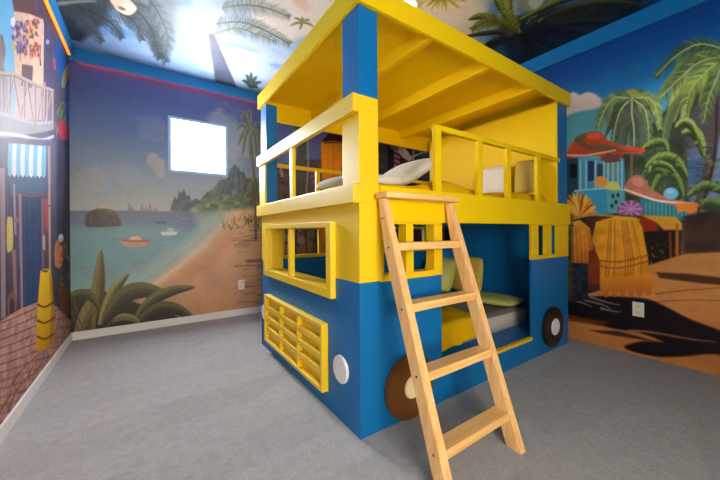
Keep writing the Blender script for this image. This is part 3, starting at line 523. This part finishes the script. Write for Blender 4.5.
C.poly([(516, -6), (546, -8), (540, 6), (530, 11), (520, 8)], (150, 164, 142), sm=3, soft=1.6); C.poly([(528, -4), (548, -8), (540, 6), (532, 9)], (206, 212, 206), sm=2, soft=2); C.ell(509, 34, 4, 3, (96, 80, 74), soft=1.6)
for x, y in ((528, 20), (533, 18), (526, 24), (538, 22)): C.stroke([(x, y), (x+5, y-4)], 1, .5, (170, 176, 160))
wall_back = B.build('wall_back', gain=GB, gamma=1.06, hole=(-.645, -.075, 1.69, 2.265), rough=.42)
wall_left = A.build('wall_left', gain=GA, rough=.55, spec=.08)
wall_right = R.build('wall_right', gain=GR, gamma=1.15, rough=.45, spec=.25)
ceiling = C.build('ceiling', gain=GC, gamma=1.1, rough=.5, spec=.12)
LX, LY = -.85, -1.5
# ================================================================== room
m = bpy.data.materials.new('grey_carpet'); m.use_nodes = True
nt = m.node_tree; N = nt.nodes; Bs = N['Principled BSDF']; Lk = nt.links
tc = N.new('ShaderNodeTexCoord')
def nz(scale, det=4, dist=0.0):
    n = N.new('ShaderNodeTexNoise'); n.inputs['Scale'].default_value = scale; n.inputs['Detail'].default_value = det; n.inputs['Distortion'].default_value = dist
    Lk.new(tc.outputs['Object'], n.inputs['Vector']); return n
def mixc(f, a, b):
    x = N.new('ShaderNodeMix'); x.data_type = 'RGBA'
    for s, v in ((6, a), (7, b)):
        if isinstance(v, tuple): x.inputs[s].default_value = v
        else: Lk.new(v, x.inputs[s])
    Lk.new(f, x.inputs[0]); return x.outputs[2]
def ramp(f, p0, p1):
    r = N.new('ShaderNodeMapRange'); r.inputs[1].default_value = p0; r.inputs[2].default_value = p1; Lk.new(f, r.inputs[0]); return r.outputs[0]
fine = nz(170, 3); mid = nz(22, 5, 1.0); big = nz(1.6, 2, .6)
vor = N.new('ShaderNodeTexVoronoi'); vor.feature = 'F1'; vor.inputs['Scale'].default_value = 2.3; vor.inputs['Randomness'].default_value = 1.0   # vacuum strokes: patches of pile brushed one way
mp = N.new('ShaderNodeMapping'); mp.inputs['Scale'].default_value = (.55, 1.5, 1); mp.inputs['Rotation'].default_value = (0, 0, .5)
Lk.new(tc.outputs['Object'], mp.inputs[0]); Lk.new(mp.outputs[0], vor.inputs['Vector'])
sep = N.new('ShaderNodeSeparateColor'); Lk.new(vor.outputs['Color'], sep.inputs[0])
c1 = mixc(ramp(fine.outputs['Fac'], .3, .7), tuple(lin((146, 144, 143)))+(1,), tuple(lin((190, 188, 187)))+(1,))
c2 = mixc(ramp(mid.outputs['Fac'], .35, .7), c1, tuple(lin((158, 156, 154)))+(1,))
hs = N.new('ShaderNodeHueSaturation'); Lk.new(c2, hs.inputs['Color']); Lk.new(ramp(sep.outputs[0], -5.5, 6.5), hs.inputs['Value'])
mm = N.new('ShaderNodeMath'); mm.operation = 'MULTIPLY_ADD'; Lk.new(sep.outputs[0], mm.inputs[0]); mm.inputs[1].default_value = .14; mm.inputs[2].default_value = .93; Lk.new(mm.outputs[0], hs.inputs['Value'])
Lk.new(hs.outputs[0], Bs.inputs['Base Color']); Bs.inputs['Roughness'].default_value = .95; Bs.inputs['Specular IOR Level'].default_value = .1
Bs.inputs['Sheen Weight'].default_value = .15
bp = N.new('ShaderNodeBump'); bp.inputs['Strength'].default_value = .55; bp.inputs['Distance'].default_value = .012
ad = N.new('ShaderNodeMath'); ad.operation = 'ADD'; Lk.new(fine.outputs['Fac'], ad.inputs[0]); Lk.new(mid.outputs['Fac'], ad.inputs[1])
Lk.new(ad.outputs[0], bp.inputs['Height']); Lk.new(bp.outputs['Normal'], Bs.inputs['Normal'])
M['carpet'] = m
b = bmesh.new(); bx(b, XL-.1, XR+.1, YF-.1, YB+.1, -.1, 0, 0); struct(link('floor', b, 'carpet'))
b = bmesh.new(); bx(b, XL-.1, -1.33, YF-.1, YF, 0, ZC, 0); bx(b, -.11, XR+.1, YF-.1, YF, 0, ZC, 0); bx(b, -1.33, -.11, YF-.1, YF, 0, .69, 0); bx(b, -1.33, -.11, YF-.1, YF, 1.81, ZC, 0); struct(link('wall_front', b, 'plain'))
def casing(name, horiz, val, sgn, a0, a1, z0, z1, pane, sash=False):
    "recessed window: casing on the wall, jambs in the opening, sash and pane; horiz = 'x' or 'y' runs along the wall"
    def q(bm, p0, p1, d0, d1, zz0, zz1, bev=.003):
        e0, e1 = sorted((val+sgn*d0, val+sgn*d1))
        if horiz == 'x': bx(bm, p0, p1, e0, e1, zz0, zz1, bev)
        else: bx(bm, e0, e1, p0, p1, zz0, zz1, bev)
    t = thing(name, (0, 0, 0), '', ''); del t['label']; del t['category']; struct(t)
    b = bmesh.new(); w = .030
    q(b, a0-w, a1+w, -.012, .10, z0-w, z0); q(b, a0-w, a1+w, -.012, .10, z1, z1+w); q(b, a0-w, a0, -.012, .10, z0, z1); q(b, a1, a1+w, -.012, .10, z0, z1)
    link('window_frame', b, 'winblue', t)
    b = bmesh.new(); w = .022
    q(b, a0, a1, .055, .085, z0, z0+w); q(b, a0, a1, .055, .085, z1-w, z1); q(b, a0, a0+w, .055, .085, z0+w, z1-w); q(b, a1-w, a1, .055, .085, z0+w, z1-w)
    if sash:
        c = (a0+a1)/2; q(b, c-.02, c+.02, .055, .085, z0+w, z1-w)
    link('sash', b, 'white', t)
    b = bmesh.new(); q(b, a0+w, a1-w, .066, .074, z0+w, z1-w, 0); link('pane', b, pane, t)
M['winblue'] = mat('pale_blue_window_paint', (150, 186, 220), .4)
casing('window_1', 'x', YB, 1, -.635, -.085, 1.70, 2.255, 'pane')
casing('fill_window', 'x', YF, -1, -1.32, -.12, .70, 1.80, 'pane_fill', True)  # unseen window added behind the camera to light the ladder side
def board(name, pts, mt): b = bmesh.new(); bx(b, *pts, .004); return struct(link(name, b, mt))
board('baseboard_back', (XL+.014, XR, YB-.014, YB, 0, .078), 'trimwhite')
board('baseboard_left', (XL, XL+.014, YF, YB, 0, .078), 'trimwhite')
# blue trim along the top of each wall
b = bmesh.new(); bx(b, XL, XR, YB-.050, YB-.036, ZC-.125, ZC, .003); bx(b, XL, XR, YB-.036, YB, ZC-.095, ZC, 0); struct(link('trim_1', b, 'trimblue'))
b = bmesh.new(); bx(b, XR-.045, XR, YF, YB-.045, ZC-.14, ZC, .004); struct(link('trim_2', b, 'trimblue'))
b = bmesh.new(); bx(b, XL, XL+.045, YF, YB-.045, ZC-.075, ZC, .004); struct(link('trim_3', b, 'trimblue'))
# lamps
t = thing('led_strip', (XL+.02, 1.9, ZC-.09), 'glowing orange light strip under the trim at the top of the left wall', 'light strip', 'light strips along the trim')
b = bmesh.new(); bx(b, XL+.002, XL+.03, .9, 2.55, ZC-.093, ZC-.077, .002); link('channel', b, 'trimblue', t)
b = bmesh.new(); bx(b, XL+.008, XL+.026, .9, 2.60, ZC-.110, ZC-.093, .002); link('diffuser', b, 'led_orange', t)
t = thing('led_strip', (0, YB-.02, ZC-.106), 'dim red light strip tucked under the blue trim above the beach mural', 'light strip', 'light strips along the trim')
b = bmesh.new(); bx(b, XL+.06, 1.9, YB-.026, YB-.006, ZC-.100, ZC-.095, .001); link('channel', b, 'trimblue', t)
b = bmesh.new(); bx(b, XL+.06, 1.9, YB-.024, YB-.008, ZC-.106, ZC-.100, .001); link('diffuser', b, 'led_red', t)
t = thing('ceiling_light', (.80, .52, ZC), 'bright round recessed light in the ceiling above the bunk bed roof', 'light', 'ceiling lights')
b = bmesh.new(); disc(b, (.80, .52, ZC-.006), 'z', .095, .012, 48, .004); link('trim_ring', b, 'white', t)
b = bmesh.new(); disc(b, (.80, .52, ZC-.014), 'z', .074, .008, 48, .003); link('lens', b, 'spot', t)
t = thing('ceiling_light', (LX, LY, ZC), 'round ceiling light, out of view, added as fill behind and above the viewer', 'light', 'ceiling lights')  # unseen ceiling light, added as weak fill
b = bmesh.new(); disc(b, (LX, LY, ZC-.012), 'z', .17, .024, 48, .005); link('base', b, 'white', t)
b = bmesh.new(); bmesh.ops.create_uvsphere(b, u_segments=32, v_segments=16, radius=.15)
bmesh.ops.scale(b, vec=(1, 1, .5), verts=b.verts); bmesh.ops.translate(b, vec=(LX, LY, ZC-.03), verts=b.verts); smooth(link('diffuser', b, 'fill_lamp', t))
# outlets
def outlet(label, p, axis):
    x, y, z = p; t = thing('wall_outlet', p, label, 'outlet', 'wall outlets')
    b = bmesh.new()
    if axis == 'y':
        bx(b, x-.036, x+.036, y-.006, y, z-.058, z+.058, .002)
        soc = [(x-.014, x+.014, y-.0085, y-.006, z+dz-.014, z+dz+.014, .002) for dz in (-.024, .024)]
    else:
        bx(b, x-.006, x, y-.036, y+.036, z-.058, z+.058, .002)
        soc = [(x-.0085, x-.006, y-.014, y+.014, z+dz-.014, z+dz+.014, .002) for dz in (-.024, .024)]
    link('plate', b, 'plate', t)
    for a in soc: c = bmesh.new(); bx(c, *a); link('socket', c, 'cream', t)
outlet('small pale outlet plate on the painted sand, beside the front of the bed', (.09, YB, .372), 'y')
outlet('white outlet plate on the dark lower part of the right wall mural', (XR, -.452, .372), 'x')
# ================================================================== bunk bed shaped like a bus
bed = thing('bunk_bed', (0, 0, 0), 'large yellow and blue bunk bed built as a bus with a flat roof', 'bunk bed')
XE = 2.084                                       # inner face of the far end
ZS, ZD, ZR, ZT = .763, 1.07, 2.13, 2.25          # paint split, deck underside, roof underside, roof top
def part(name, fn, mats, parent=bed, label=None):
    b = bmesh.new(); fn(b); o = link(name, b, mats, parent, (0, 0, 0))
    if label: o['label'] = label
    return o
YBL = ['yellow', 'blue']
def fp(b):   # near post, in view from both sides
    bx(b, .02, .12, .02, .155, 0, 1.16, .003, 0); bx(b, 0, .12, 0, .155, 1.16, 1.69, .003, 0); bx(b, .001, .119, .001, .154, 1.69, ZR, .003, 1)
part('post', fp, YBL)
part('post', lambda b: bx(b, .002, .10, 1.43, W, .02, ZR, .003, 0), 'blue')
part('post_facing', lambda b: bx(b, -.014, .002, 1.43, W, 1.25, 1.602, .003), 'yellow')
part('post', lambda b: bx(b, XE+.021, L, .002, .12, .02, ZR, .003), 'blue')
part('post', lambda b: bx(b, 2.19, L, 1.47, W, .02, ZR, .003), 'blue')
# front panel with the big window
def front(b):
    for z0, z1, mi in ((0, .651, 1), (.651, ZS, 1), (ZS, 1.06, 0), (1.06, 1.16, 0)):
        if z0 in (.651, ZS): bx(b, 0, .02, 0, .26, z0, z1, 0, mi); bx(b, 0, .02, 1.39, W, z0, z1, 0, mi)
        else: bx(b, 0, .02, 0, W, z0, z1, 0, mi)
part('front_panel', front, YBL)
wf = part('window_frame', lambda b: frame_x(b, -.032, .018, (.235, 1.422), (.648, 1.072), (.290, 1.365), (.700, 1.040)), 'yellow', label='yellow frame of the windscreen opening')
def wbox(b):
    frame_x(b, .018, .125, (.262, 1.393), (.672, 1.066), (.290, 1.365), (.700, 1.040)); 
part('window_lining', wbox, 'yellow', wf)
part('mullion', lambda b: bx(b, -.026, .012, .832, .872, .70, 1.04, .003), 'yellow', wf)
part('rail', lambda b: bx(b, -.034, 0, 0, W+.03, 1.156, 1.252, .004), 'yellow')
part('rail', lambda b: bx(b, -.034, 0, 0, W+.01, 1.602, 1.69, .004), 'yellow')
part('mullion', lambda b: bx(b, -.024, .004, .790, .832, 1.252, 1.602, .003), 'yellow')
# grille: frame, bars and recessed slots
gr = part('grille', lambda b: frame_x(b, -.042, 0, (.325, 1.377), (.10, .490), (.352, 1.352), (.124, .466)), 'yellow', label='yellow radiator grille of twelve slots')
def slats(b):
    bx(b, -.006, 0, .352, 1.352, .124, .466, 0)
    for k in (1, 2): y = .352+1.0*k/3; bx(b, -.038, -.006, y-.012, y+.012, .124, .466, .003)
    for r in range(1, 4): z = .124+.342*r/4; bx(b, -.036, -.006, .352, 1.352, z-.019, z+.019, .003)
part('slat_panel', slats, 'yellow', gr)
for y, z, r in ((1.472, .312, .066), (.172, .285, .073)):
    part('headlight', lambda b: disc(b, (-.008, y, z), 'x', r, .016, 48, .004), 'white', label='round white headlight disc')
# ladder side
def side(b):
    bx(b, .02, .59, 0, .02, 0, ZS, 0, 1); bx(b, .02, .135, 0, .02, ZS, 1.16, 0, 0)
part('side_panel', side, YBL)
part('side_panel', lambda b: bx(b, 1.65, L, 0, .02, 0, .785, 0), 'blue')
def sw(b):
    frame_y(b, -.006, .022, (.128, .592), (.757, ZD), (.150, .522), (.792, 1.054))
    bx(b, .303, .358, -.006, .060, .792, 1.054, .003)
    bx(b, .135, .592, .022, .06, .766, .792, .003); bx(b, .522, .592, .022, .06, .792, ZD, .003); bx(b, .13, .15, .022, .06, .792, ZD, .003)
part('window_frame', sw, 'yellow', label='yellow frame of the window behind the ladder')
def sw2(b):
    frame_y(b, -.006, .022, (1.646, L), (.783, ZD), (1.742, 2.072), (.812, 1.056)); bx(b, 1.862, 1.962, -.006, .022, .812, 1.056, .003)
part('window_frame', sw2, 'yellow', label='yellow frame of the narrow pair of windows')
part('side_band', lambda b: bx(b, .12, L+.004, -.022, .02, ZD-.006, 1.248, .004), 'yellow_in')
sl = part('sill_panel', lambda b: bx(b, .588, 1.652, .001, .021, 0, .150, .002), 'blue')
part('sill_cap', lambda b: bx(b, 1.12, 1.65, -.002, .030, .150, .172, .003), 'yellow', sl)
part('door_edge', lambda b: bx(b, 1.648, 1.660, -.003, .021, .172, ZD-.006, .002), 'blue')
for X, m1, lab in ((.318, 'brown', 'brown wooden wheel disc'), (1.95, 'darkwheel', 'dark brown wheel disc at the far end')):
    w_ = part('wheel', lambda b: disc(b, (X, -.016, .18 if X < 1 else .206), 'y', .173 if X < 1 else .166, .030, 64, .005), m1, label=lab)
    part('hub', lambda b: disc(b, (X, -.036, .182 if X < 1 else .21), 'y', .060 if X < 1 else .068, .012, 40, .004), 'cream' if X < 1 else 'white', w_)
# upper storey
rl = part('guard_rail', lambda b: bx(b, .54, 2.13, -.004, .030, 1.612, 1.645, .003), 'yellow_in')
for x in (.543, .952, 1.298, 1.738): part('baluster', lambda b: bx(b, x, x+.052, -.002, .026, 1.24, 1.615, .003), 'yellow_in', rl)
part('deck', lambda b: bx(b, .02, L-.02, .02, W-.02, ZD, ZD+.045, 0), 'blue')
def roof(b):
    bx(b, .0, L, .0, W, 2.222, ZT-.004, 0)
rf = part('roof', roof, 'yellow_in')
def fas(b):
    bx(b, -.022, 0, -.022, W+.022, ZR, ZT, .003); bx(b, L, L+.022, -.022, W+.022, ZR, ZT, .003); bx(b, 0, L, -.022, 0, ZR, ZT, .003); bx(b, 0, L, W, W+.022, ZR, ZT, .003)
part('fascia', fas, 'yellow_in', rf)
for x in (.52, 1.10, 1.69): part('joist', lambda b: bx(b, x-.02, x+.02, 0, W, ZR+.002, 2.222, .003), 'yellow_in', rf)
def endp(b):
    bx(b, XE, XE+.02, .004, 1.47, 1.12, ZR, 0, 0)
    for r in ((.022, 1.08, .02, 1.12), (1.42, W-.02, .02, 1.12), (1.08, 1.42, .02, .85), (1.08, 1.42, 1.045, 1.12)): bx(b, XE, XE+.02, r[0], r[1], r[2], r[3], 0, 1)
part('end_panel', endp, ['yellow_in', 'blue'])
def back(b):
    bx(b, 0, L, W-.02, W, 0, .79, 0, 1); bx(b, 0, .206, W-.02, W, .79, 1.04, 0, 0); bx(b, 1.20, 1.34, W-.02, W, .79, 1.04, 0, 1); bx(b, 2.04, L, W-.02, W, .79, 1.04, 0, 1); bx(b, 0, L, W-.02, W, 1.04, 1.25, 0, 0)
    bx(b, .10, 2.19, W-.022, W-.002, ZR-.09, ZR+.001, 0, 0)
part('back_panel', back, ['yellow_in', 'blue'])
bf = part('window_frame', lambda b: frame_y(b, W-.045, W-.018, (.17, 1.235), (.765, 1.075), (.206, 1.20), (.798, 1.040)), 'yellow', label='yellow frame of the window through the back panel')
bf2 = part('window_frame', lambda b: frame_y(b, W-.045, W-.018, (1.305, 2.080), (.765, 1.075), (1.34, 2.04), (.798, 1.040)), 'yellow', label='yellow frame of the second window through the back panel')
part('mullion', lambda b: bx(b, 1.675, 1.71, W-.045, W-.018, .798, 1.04, .003), 'yellow', bf2)
part('mullion', lambda b: bx(b, .555, .59, W-.045, W-.018, .798, 1.04, .003), 'yellow', bf)
part('mullion', lambda b: bx(b, .89, .925, W-.045, W-.018, .798, 1.04, .003), 'yellow', bf)
rl = part('guard_rail', lambda b: bx(b, .10, 2.19, W-.030, W, 1.616, 1.650, .003), 'yellow')
for x in (.54, 1.05, 1.60): part('baluster', lambda b: bx(b, x, x+.045, W-.028, W-.002, 1.25, 1.62, .003), 'yellow', rl)
part('platform', lambda b: (bx(b, .03, XE-.001, .022, W-.025, .128, .165, .002), bx(b, .03, XE, .20, .22, 0, .128, 0), bx(b, .03, XE, 1.35, 1.37, 0, .128, 0)), 'blue')
# ================================================================== things in and against the bed
# ladder: two rails, four treads and a top board, leaning on the side band
lad = thing('ladder', (.30, -.45, 0), 'plain pine ladder leaning against the yellow side of the bunk bed', 'ladder')
def yz(z): return -.503+(-.066+.503)*z/1.165               # front edge of the rails
def rail(x_top, x_bot, th=.041, dep=.074):
    def f(b):
        lo = [(x_bot, yz(0), 0), (x_bot+th, yz(0), 0), (x_bot+th, yz(0)+dep, 0), (x_bot, yz(0)+dep, 0)]
        zt = 1.180; dt = min(dep, -.024-yz(zt))
        hi = [(x_top, yz(zt), zt), (x_top+th, yz(zt), zt), (x_top+th, yz(zt)+dt, zt), (x_top, yz(zt)+dt, zt)]
        zm = .93; k = zm/zt; xm = x_bot+(x_top-x_bot)*k; md = [(xm, yz(zm), zm), (xm+th, yz(zm), zm), (xm+th, yz(zm)+dep, zm), (xm, yz(zm)+dep, zm)]
        v = [[b.verts.new(p) for p in q] for q in (lo, md, hi)]
        b.faces.new(v[0][::-1]); b.faces.new(v[2])
        for a, c in ((v[0], v[1]), (v[1], v[2])):
            for i in range(4): b.faces.new([a[i], a[(i+1) % 4], c[(i+1) % 4], c[i]])
        bmesh.ops.recalc_face_normals(b, faces=b.faces)
        bmesh.ops.bevel(b, geom=[e for e in b.edges if e.calc_face_angle(0) > .6], offset=.004, segments=2, affect='EDGES')
    b = bmesh.new(); f(b); return b
XT = (.096, .590); XBm = (.056, .536)
rails = [link('side_rail', rail(XT[i], XBm[i]), 'wood', lad) for i in (0, 1)]
def xat(i, z): return XBm[i]+(XT[i]-XBm[i])*z/1.180
for z in (.162, .426, .692, .962):
    b = bmesh.new(); bx(b, xat(0, z)+.040, xat(1, z)+.001, yz(z)+.001, yz(z)+.076, z-.038, z, .004)
    link('tread', b, 'wood_x', lad)
b = bmesh.new(); bx(b, .082, .612, -.112, -.024, 1.180, 1.209, .004); link('top_board', b, 'wood_x', lad)
for z in (.145, .41, .67, .94, 1.08):
    b = bmesh.new(); disc(b, (xat(0, z)-.0005, yz(z)+.035, z), 'x', .005, .003, 12, 0); link('screw', b, 'screw', rails[0])

# soft goods
def pillow(name, w, h, t, loc, rot, mt, label, cat='pillow', seam=None, seed=1, group=None, droop=0.0):
    n = 22; b = bmesh.new(); g = {}
    for sgn in (1, -1):
        for i in range(n+1):
            for j in range(n+1):
                u = 2*i/n-1; v = 2*j/n-1
                if sgn < 0 and (i in (0, n) or j in (0, n)): g[sgn, i, j] = g[1, i, j]; continue
                e = max(0, (1-abs(u)**2.6)*(1-abs(v)**2.6))**.42
                px_ = u*(1-.11*v**4-.02*(1-v*v)); py_ = v*(1-.11*u**4-.02*(1-u*u))
                wv = .06*(float(fbm(np.array([u*2+seed]), np.array([v*2+3]), seed)[0])-.5)
                g[sgn, i, j] = b.verts.new((px_*w/2, py_*h/2, sgn*t/2*(e+wv*e)+droop*(u*u)))
    for sgn in (1, -1):
        for i in range(n):
            for j in range(n):
                q = [g[sgn, i, j], g[sgn, i+1, j], g[sgn, i+1, j+1], g[sgn, i, j+1]]
                b.faces.new(q if sgn > 0 else q[::-1])
    R3 = Matrix.Rotation(rot[2], 4, 'Z') @ Matrix.Rotation(rot[1], 4, 'Y') @ Matrix.Rotation(rot[0], 4, 'X')
    b.transform(Matrix.Translation(loc) @ R3)
    lo = min(v.co.z for v in b.verts)
    o = smooth(link(name, b, mt, None, (loc[0], loc[1], lo))); tag(o, label, cat, group); return o
def soft_slab(name, x0, x1, y0, y1, z0, z1, mt, label, cat, r=.05, amp=.012, seed=1, sc=3.0, drop=None, top=None, thick=None):
    "cushion-like block with rounded edges and a gently uneven top"
    b = bmesh.new(); nx = max(8, int((x1-x0)/.035)); ny = max(8, int((y1-y0)/.035))
    bmesh.ops.create_grid(b, x_segments=nx, y_segments=ny, size=.5)
    for v in b.verts:
        u, w = v.co.x+.5, v.co.y+.5; x = x0+u*(x1-x0); y = y0+w*(y1-y0)
        d = min(x-x0, x1-x, y-y0, y1-y); ed = 1-max(0, 1-d/r)**2 if r else 1
        zz = z1-r*.6*(1-ed)+amp*(2*float(fbm(np.array([x*sc]), np.array([y*sc]), seed)[0])-1)*ed
        if top: zz += top(x, y)*ed
        v.co = (x, y, zz)
    ret = bmesh.ops.extrude_face_region(b, geom=b.faces[:]); vs = [e for e in ret['geom'] if isinstance(e, bmesh.types.BMVert)]
    # extruded copy becomes the underside
    for v in vs: v.co.z = z0 if thick is None else v.co.z-thick
    bmesh.ops.recalc_face_normals(b, faces=b.faces)
    o = smooth(link(name, b, mt, None, ((x0+x1)/2, (y0+y1)/2, z0))); tag(o, label, cat); return o
soft_slab('mattress', .16, 2.06, .25, 1.50, .166, .30, 'mattress', 'pale mattress lying on the blue platform of the lower bunk', 'mattress', r=.035, amp=.002)
soft_slab('duvet', .18, 2.035, .235, 1.49, .303, .325, 'grey_cloth', 'crumpled grey duvet spread over the lower bunk', 'duvet', r=.03, amp=.012, seed=4, sc=5)
# grey duvet side fall
def throw(name, x0, x1, yf, yb_, z_top, z_bot, mt, label, seed=2):
    b = bmesh.new(); nx = 26; prof = []
    for k in range(10): prof.append((yf, z_bot+(z_top-.02-z_bot)*k/9))
    for k in range(1, 5): a = math.pi/2*k/4; prof.append((yf+.02*(1-math.cos(a)), z_top-.02+.02*math.sin(a)))
    for k in range(1, 9): prof.append((yf+.02+(yb_-yf-.02)*k/8, z_top+.004*k/8))
    rows = []
    for i in range(nx+1):
        x = x0+(x1-x0)*i/nx; row = []
        for j, (y, z) in enumerate(prof):
            fall = max(0, 1-j/10); wv = .012*(.5+fall)*math.sin(x*21+seed+z*4)+.006*math.sin(x*47+z*9)
            row.append(b.verts.new((x+.006*math.sin(z*30+x), y-abs(wv)*(1 if j < 12 else 0), z+(.006*abs(math.sin(x*17+y*11)) if j >= 12 else 0)+(.014*math.sin(x*5.2+1)*fall))))
        rows.append(row)
    for i in range(nx):
        for j in range(len(prof)-1): b.faces.new([rows[i][j], rows[i+1][j], rows[i+1][j+1], rows[i][j+1]])
    bmesh.ops.recalc_face_normals(b, faces=b.faces)
    o = smooth(link(name, b, mt, None, ((x0+x1)/2, yf, z_bot))); tag(o, label, 'blanket')
    md = o.modifiers.new('thick', 'SOLIDIFY'); md.thickness = .010; md.offset = 1; return o
throw('throw_blanket', .60, 1.27, .212, .50, .352, .20, 'yellow_cloth', 'yellow blanket hanging over the front edge of the lower bunk')
pillow('pillow', .40, .42, .13, (1.86, 1.14, .53), (0, math.radians(-66), .10), 'olive_cloth', 'olive green pillow propped up on the lower bunk, behind the ladder', seed=3, group='pillows on the lower bunk')
pillow('pillow', .40, .42, .10, (2.01, .88, .54), (0, math.radians(-83), -.05), 'gold_cloth', 'golden pillow at the back of the lower bunk, its corner right of the ladder', seed=5, group='pillows on the lower bunk')
pillow('pillow', .36, .50, .075, (1.82, .455, .378), (0, 0, .12), 'olive_cloth', 'flat pale green pillow lying at the far end of the lower bunk', seed=8, group='pillows on the lower bunk')
# upper bunk
soft_slab('mattress', .06, 2.06, .06, 1.50, 1.117, 1.25, 'mattress', 'pale mattress of the upper bunk, mostly under yellow bedding', 'mattress', r=.035, amp=.002)
def bump(x, y): return .075*math.exp(-((x-.80)/.24)**2-((y-.20)/.16)**2)+.075/(1+math.exp(-(x-1.50)/.06))*math.exp(-((y-.45)/.5)**2)-.01
soft_slab('quilt', .10, 2.05, .055, 1.48, 1.254, 1.292, 'yellow_cloth', 'rumpled yellow quilt spread over the upper bunk', 'quilt', r=.05, amp=.012, seed=9, sc=4, top=bump)
pillow('pillow', .50, .52, .10, (.36, .52, 1.345), (0, math.radians(-2), .05), 'white_cloth', 'white pillow lying flat at the front end of the upper bunk', seed=11, group='pillows on the upper bunk')
pillow('pillow', .44, .44, .12, (.80, .56, 1.462), (0, math.radians(-30), .05), 'white_cloth', 'white pillow propped up at a slant just above the top of the ladder', seed=17, group='pillows on the upper bunk')
pillow('pillow', .30, .30, .13, (1.985, .53, 1.505), (0, math.radians(-80), 0), 'white_cloth', 'white pillow standing against the far yellow end of the upper bunk', seed=13, group='pillows on the upper bunk')
pillow('cushion', .33, .18, .11, (1.965, .215, 1.50), (0, math.radians(-74), .3), 'beige_cloth', 'beige cushion between two rail posts at the far end of the upper bunk', 'cushion', seed=15, group='pillows on the upper bunk')
# ================================================================== light and exposure
wd = bpy.data.worlds.new('world'); S.world = wd; wd.use_nodes = True
wd.node_tree.nodes['Background'].inputs[0].default_value = (.5, .6, .75, 1); wd.node_tree.nodes['Background'].inputs[1].default_value = .3
S.view_settings.view_transform = 'Standard'; S.view_settings.look = 'None'; S.view_settings.exposure = 1.48; S.view_settings.gamma = 1.0
S.view_settings.use_curve_mapping = False
for o in bpy.data.objects:
    if '_o' in o: del o['_o']
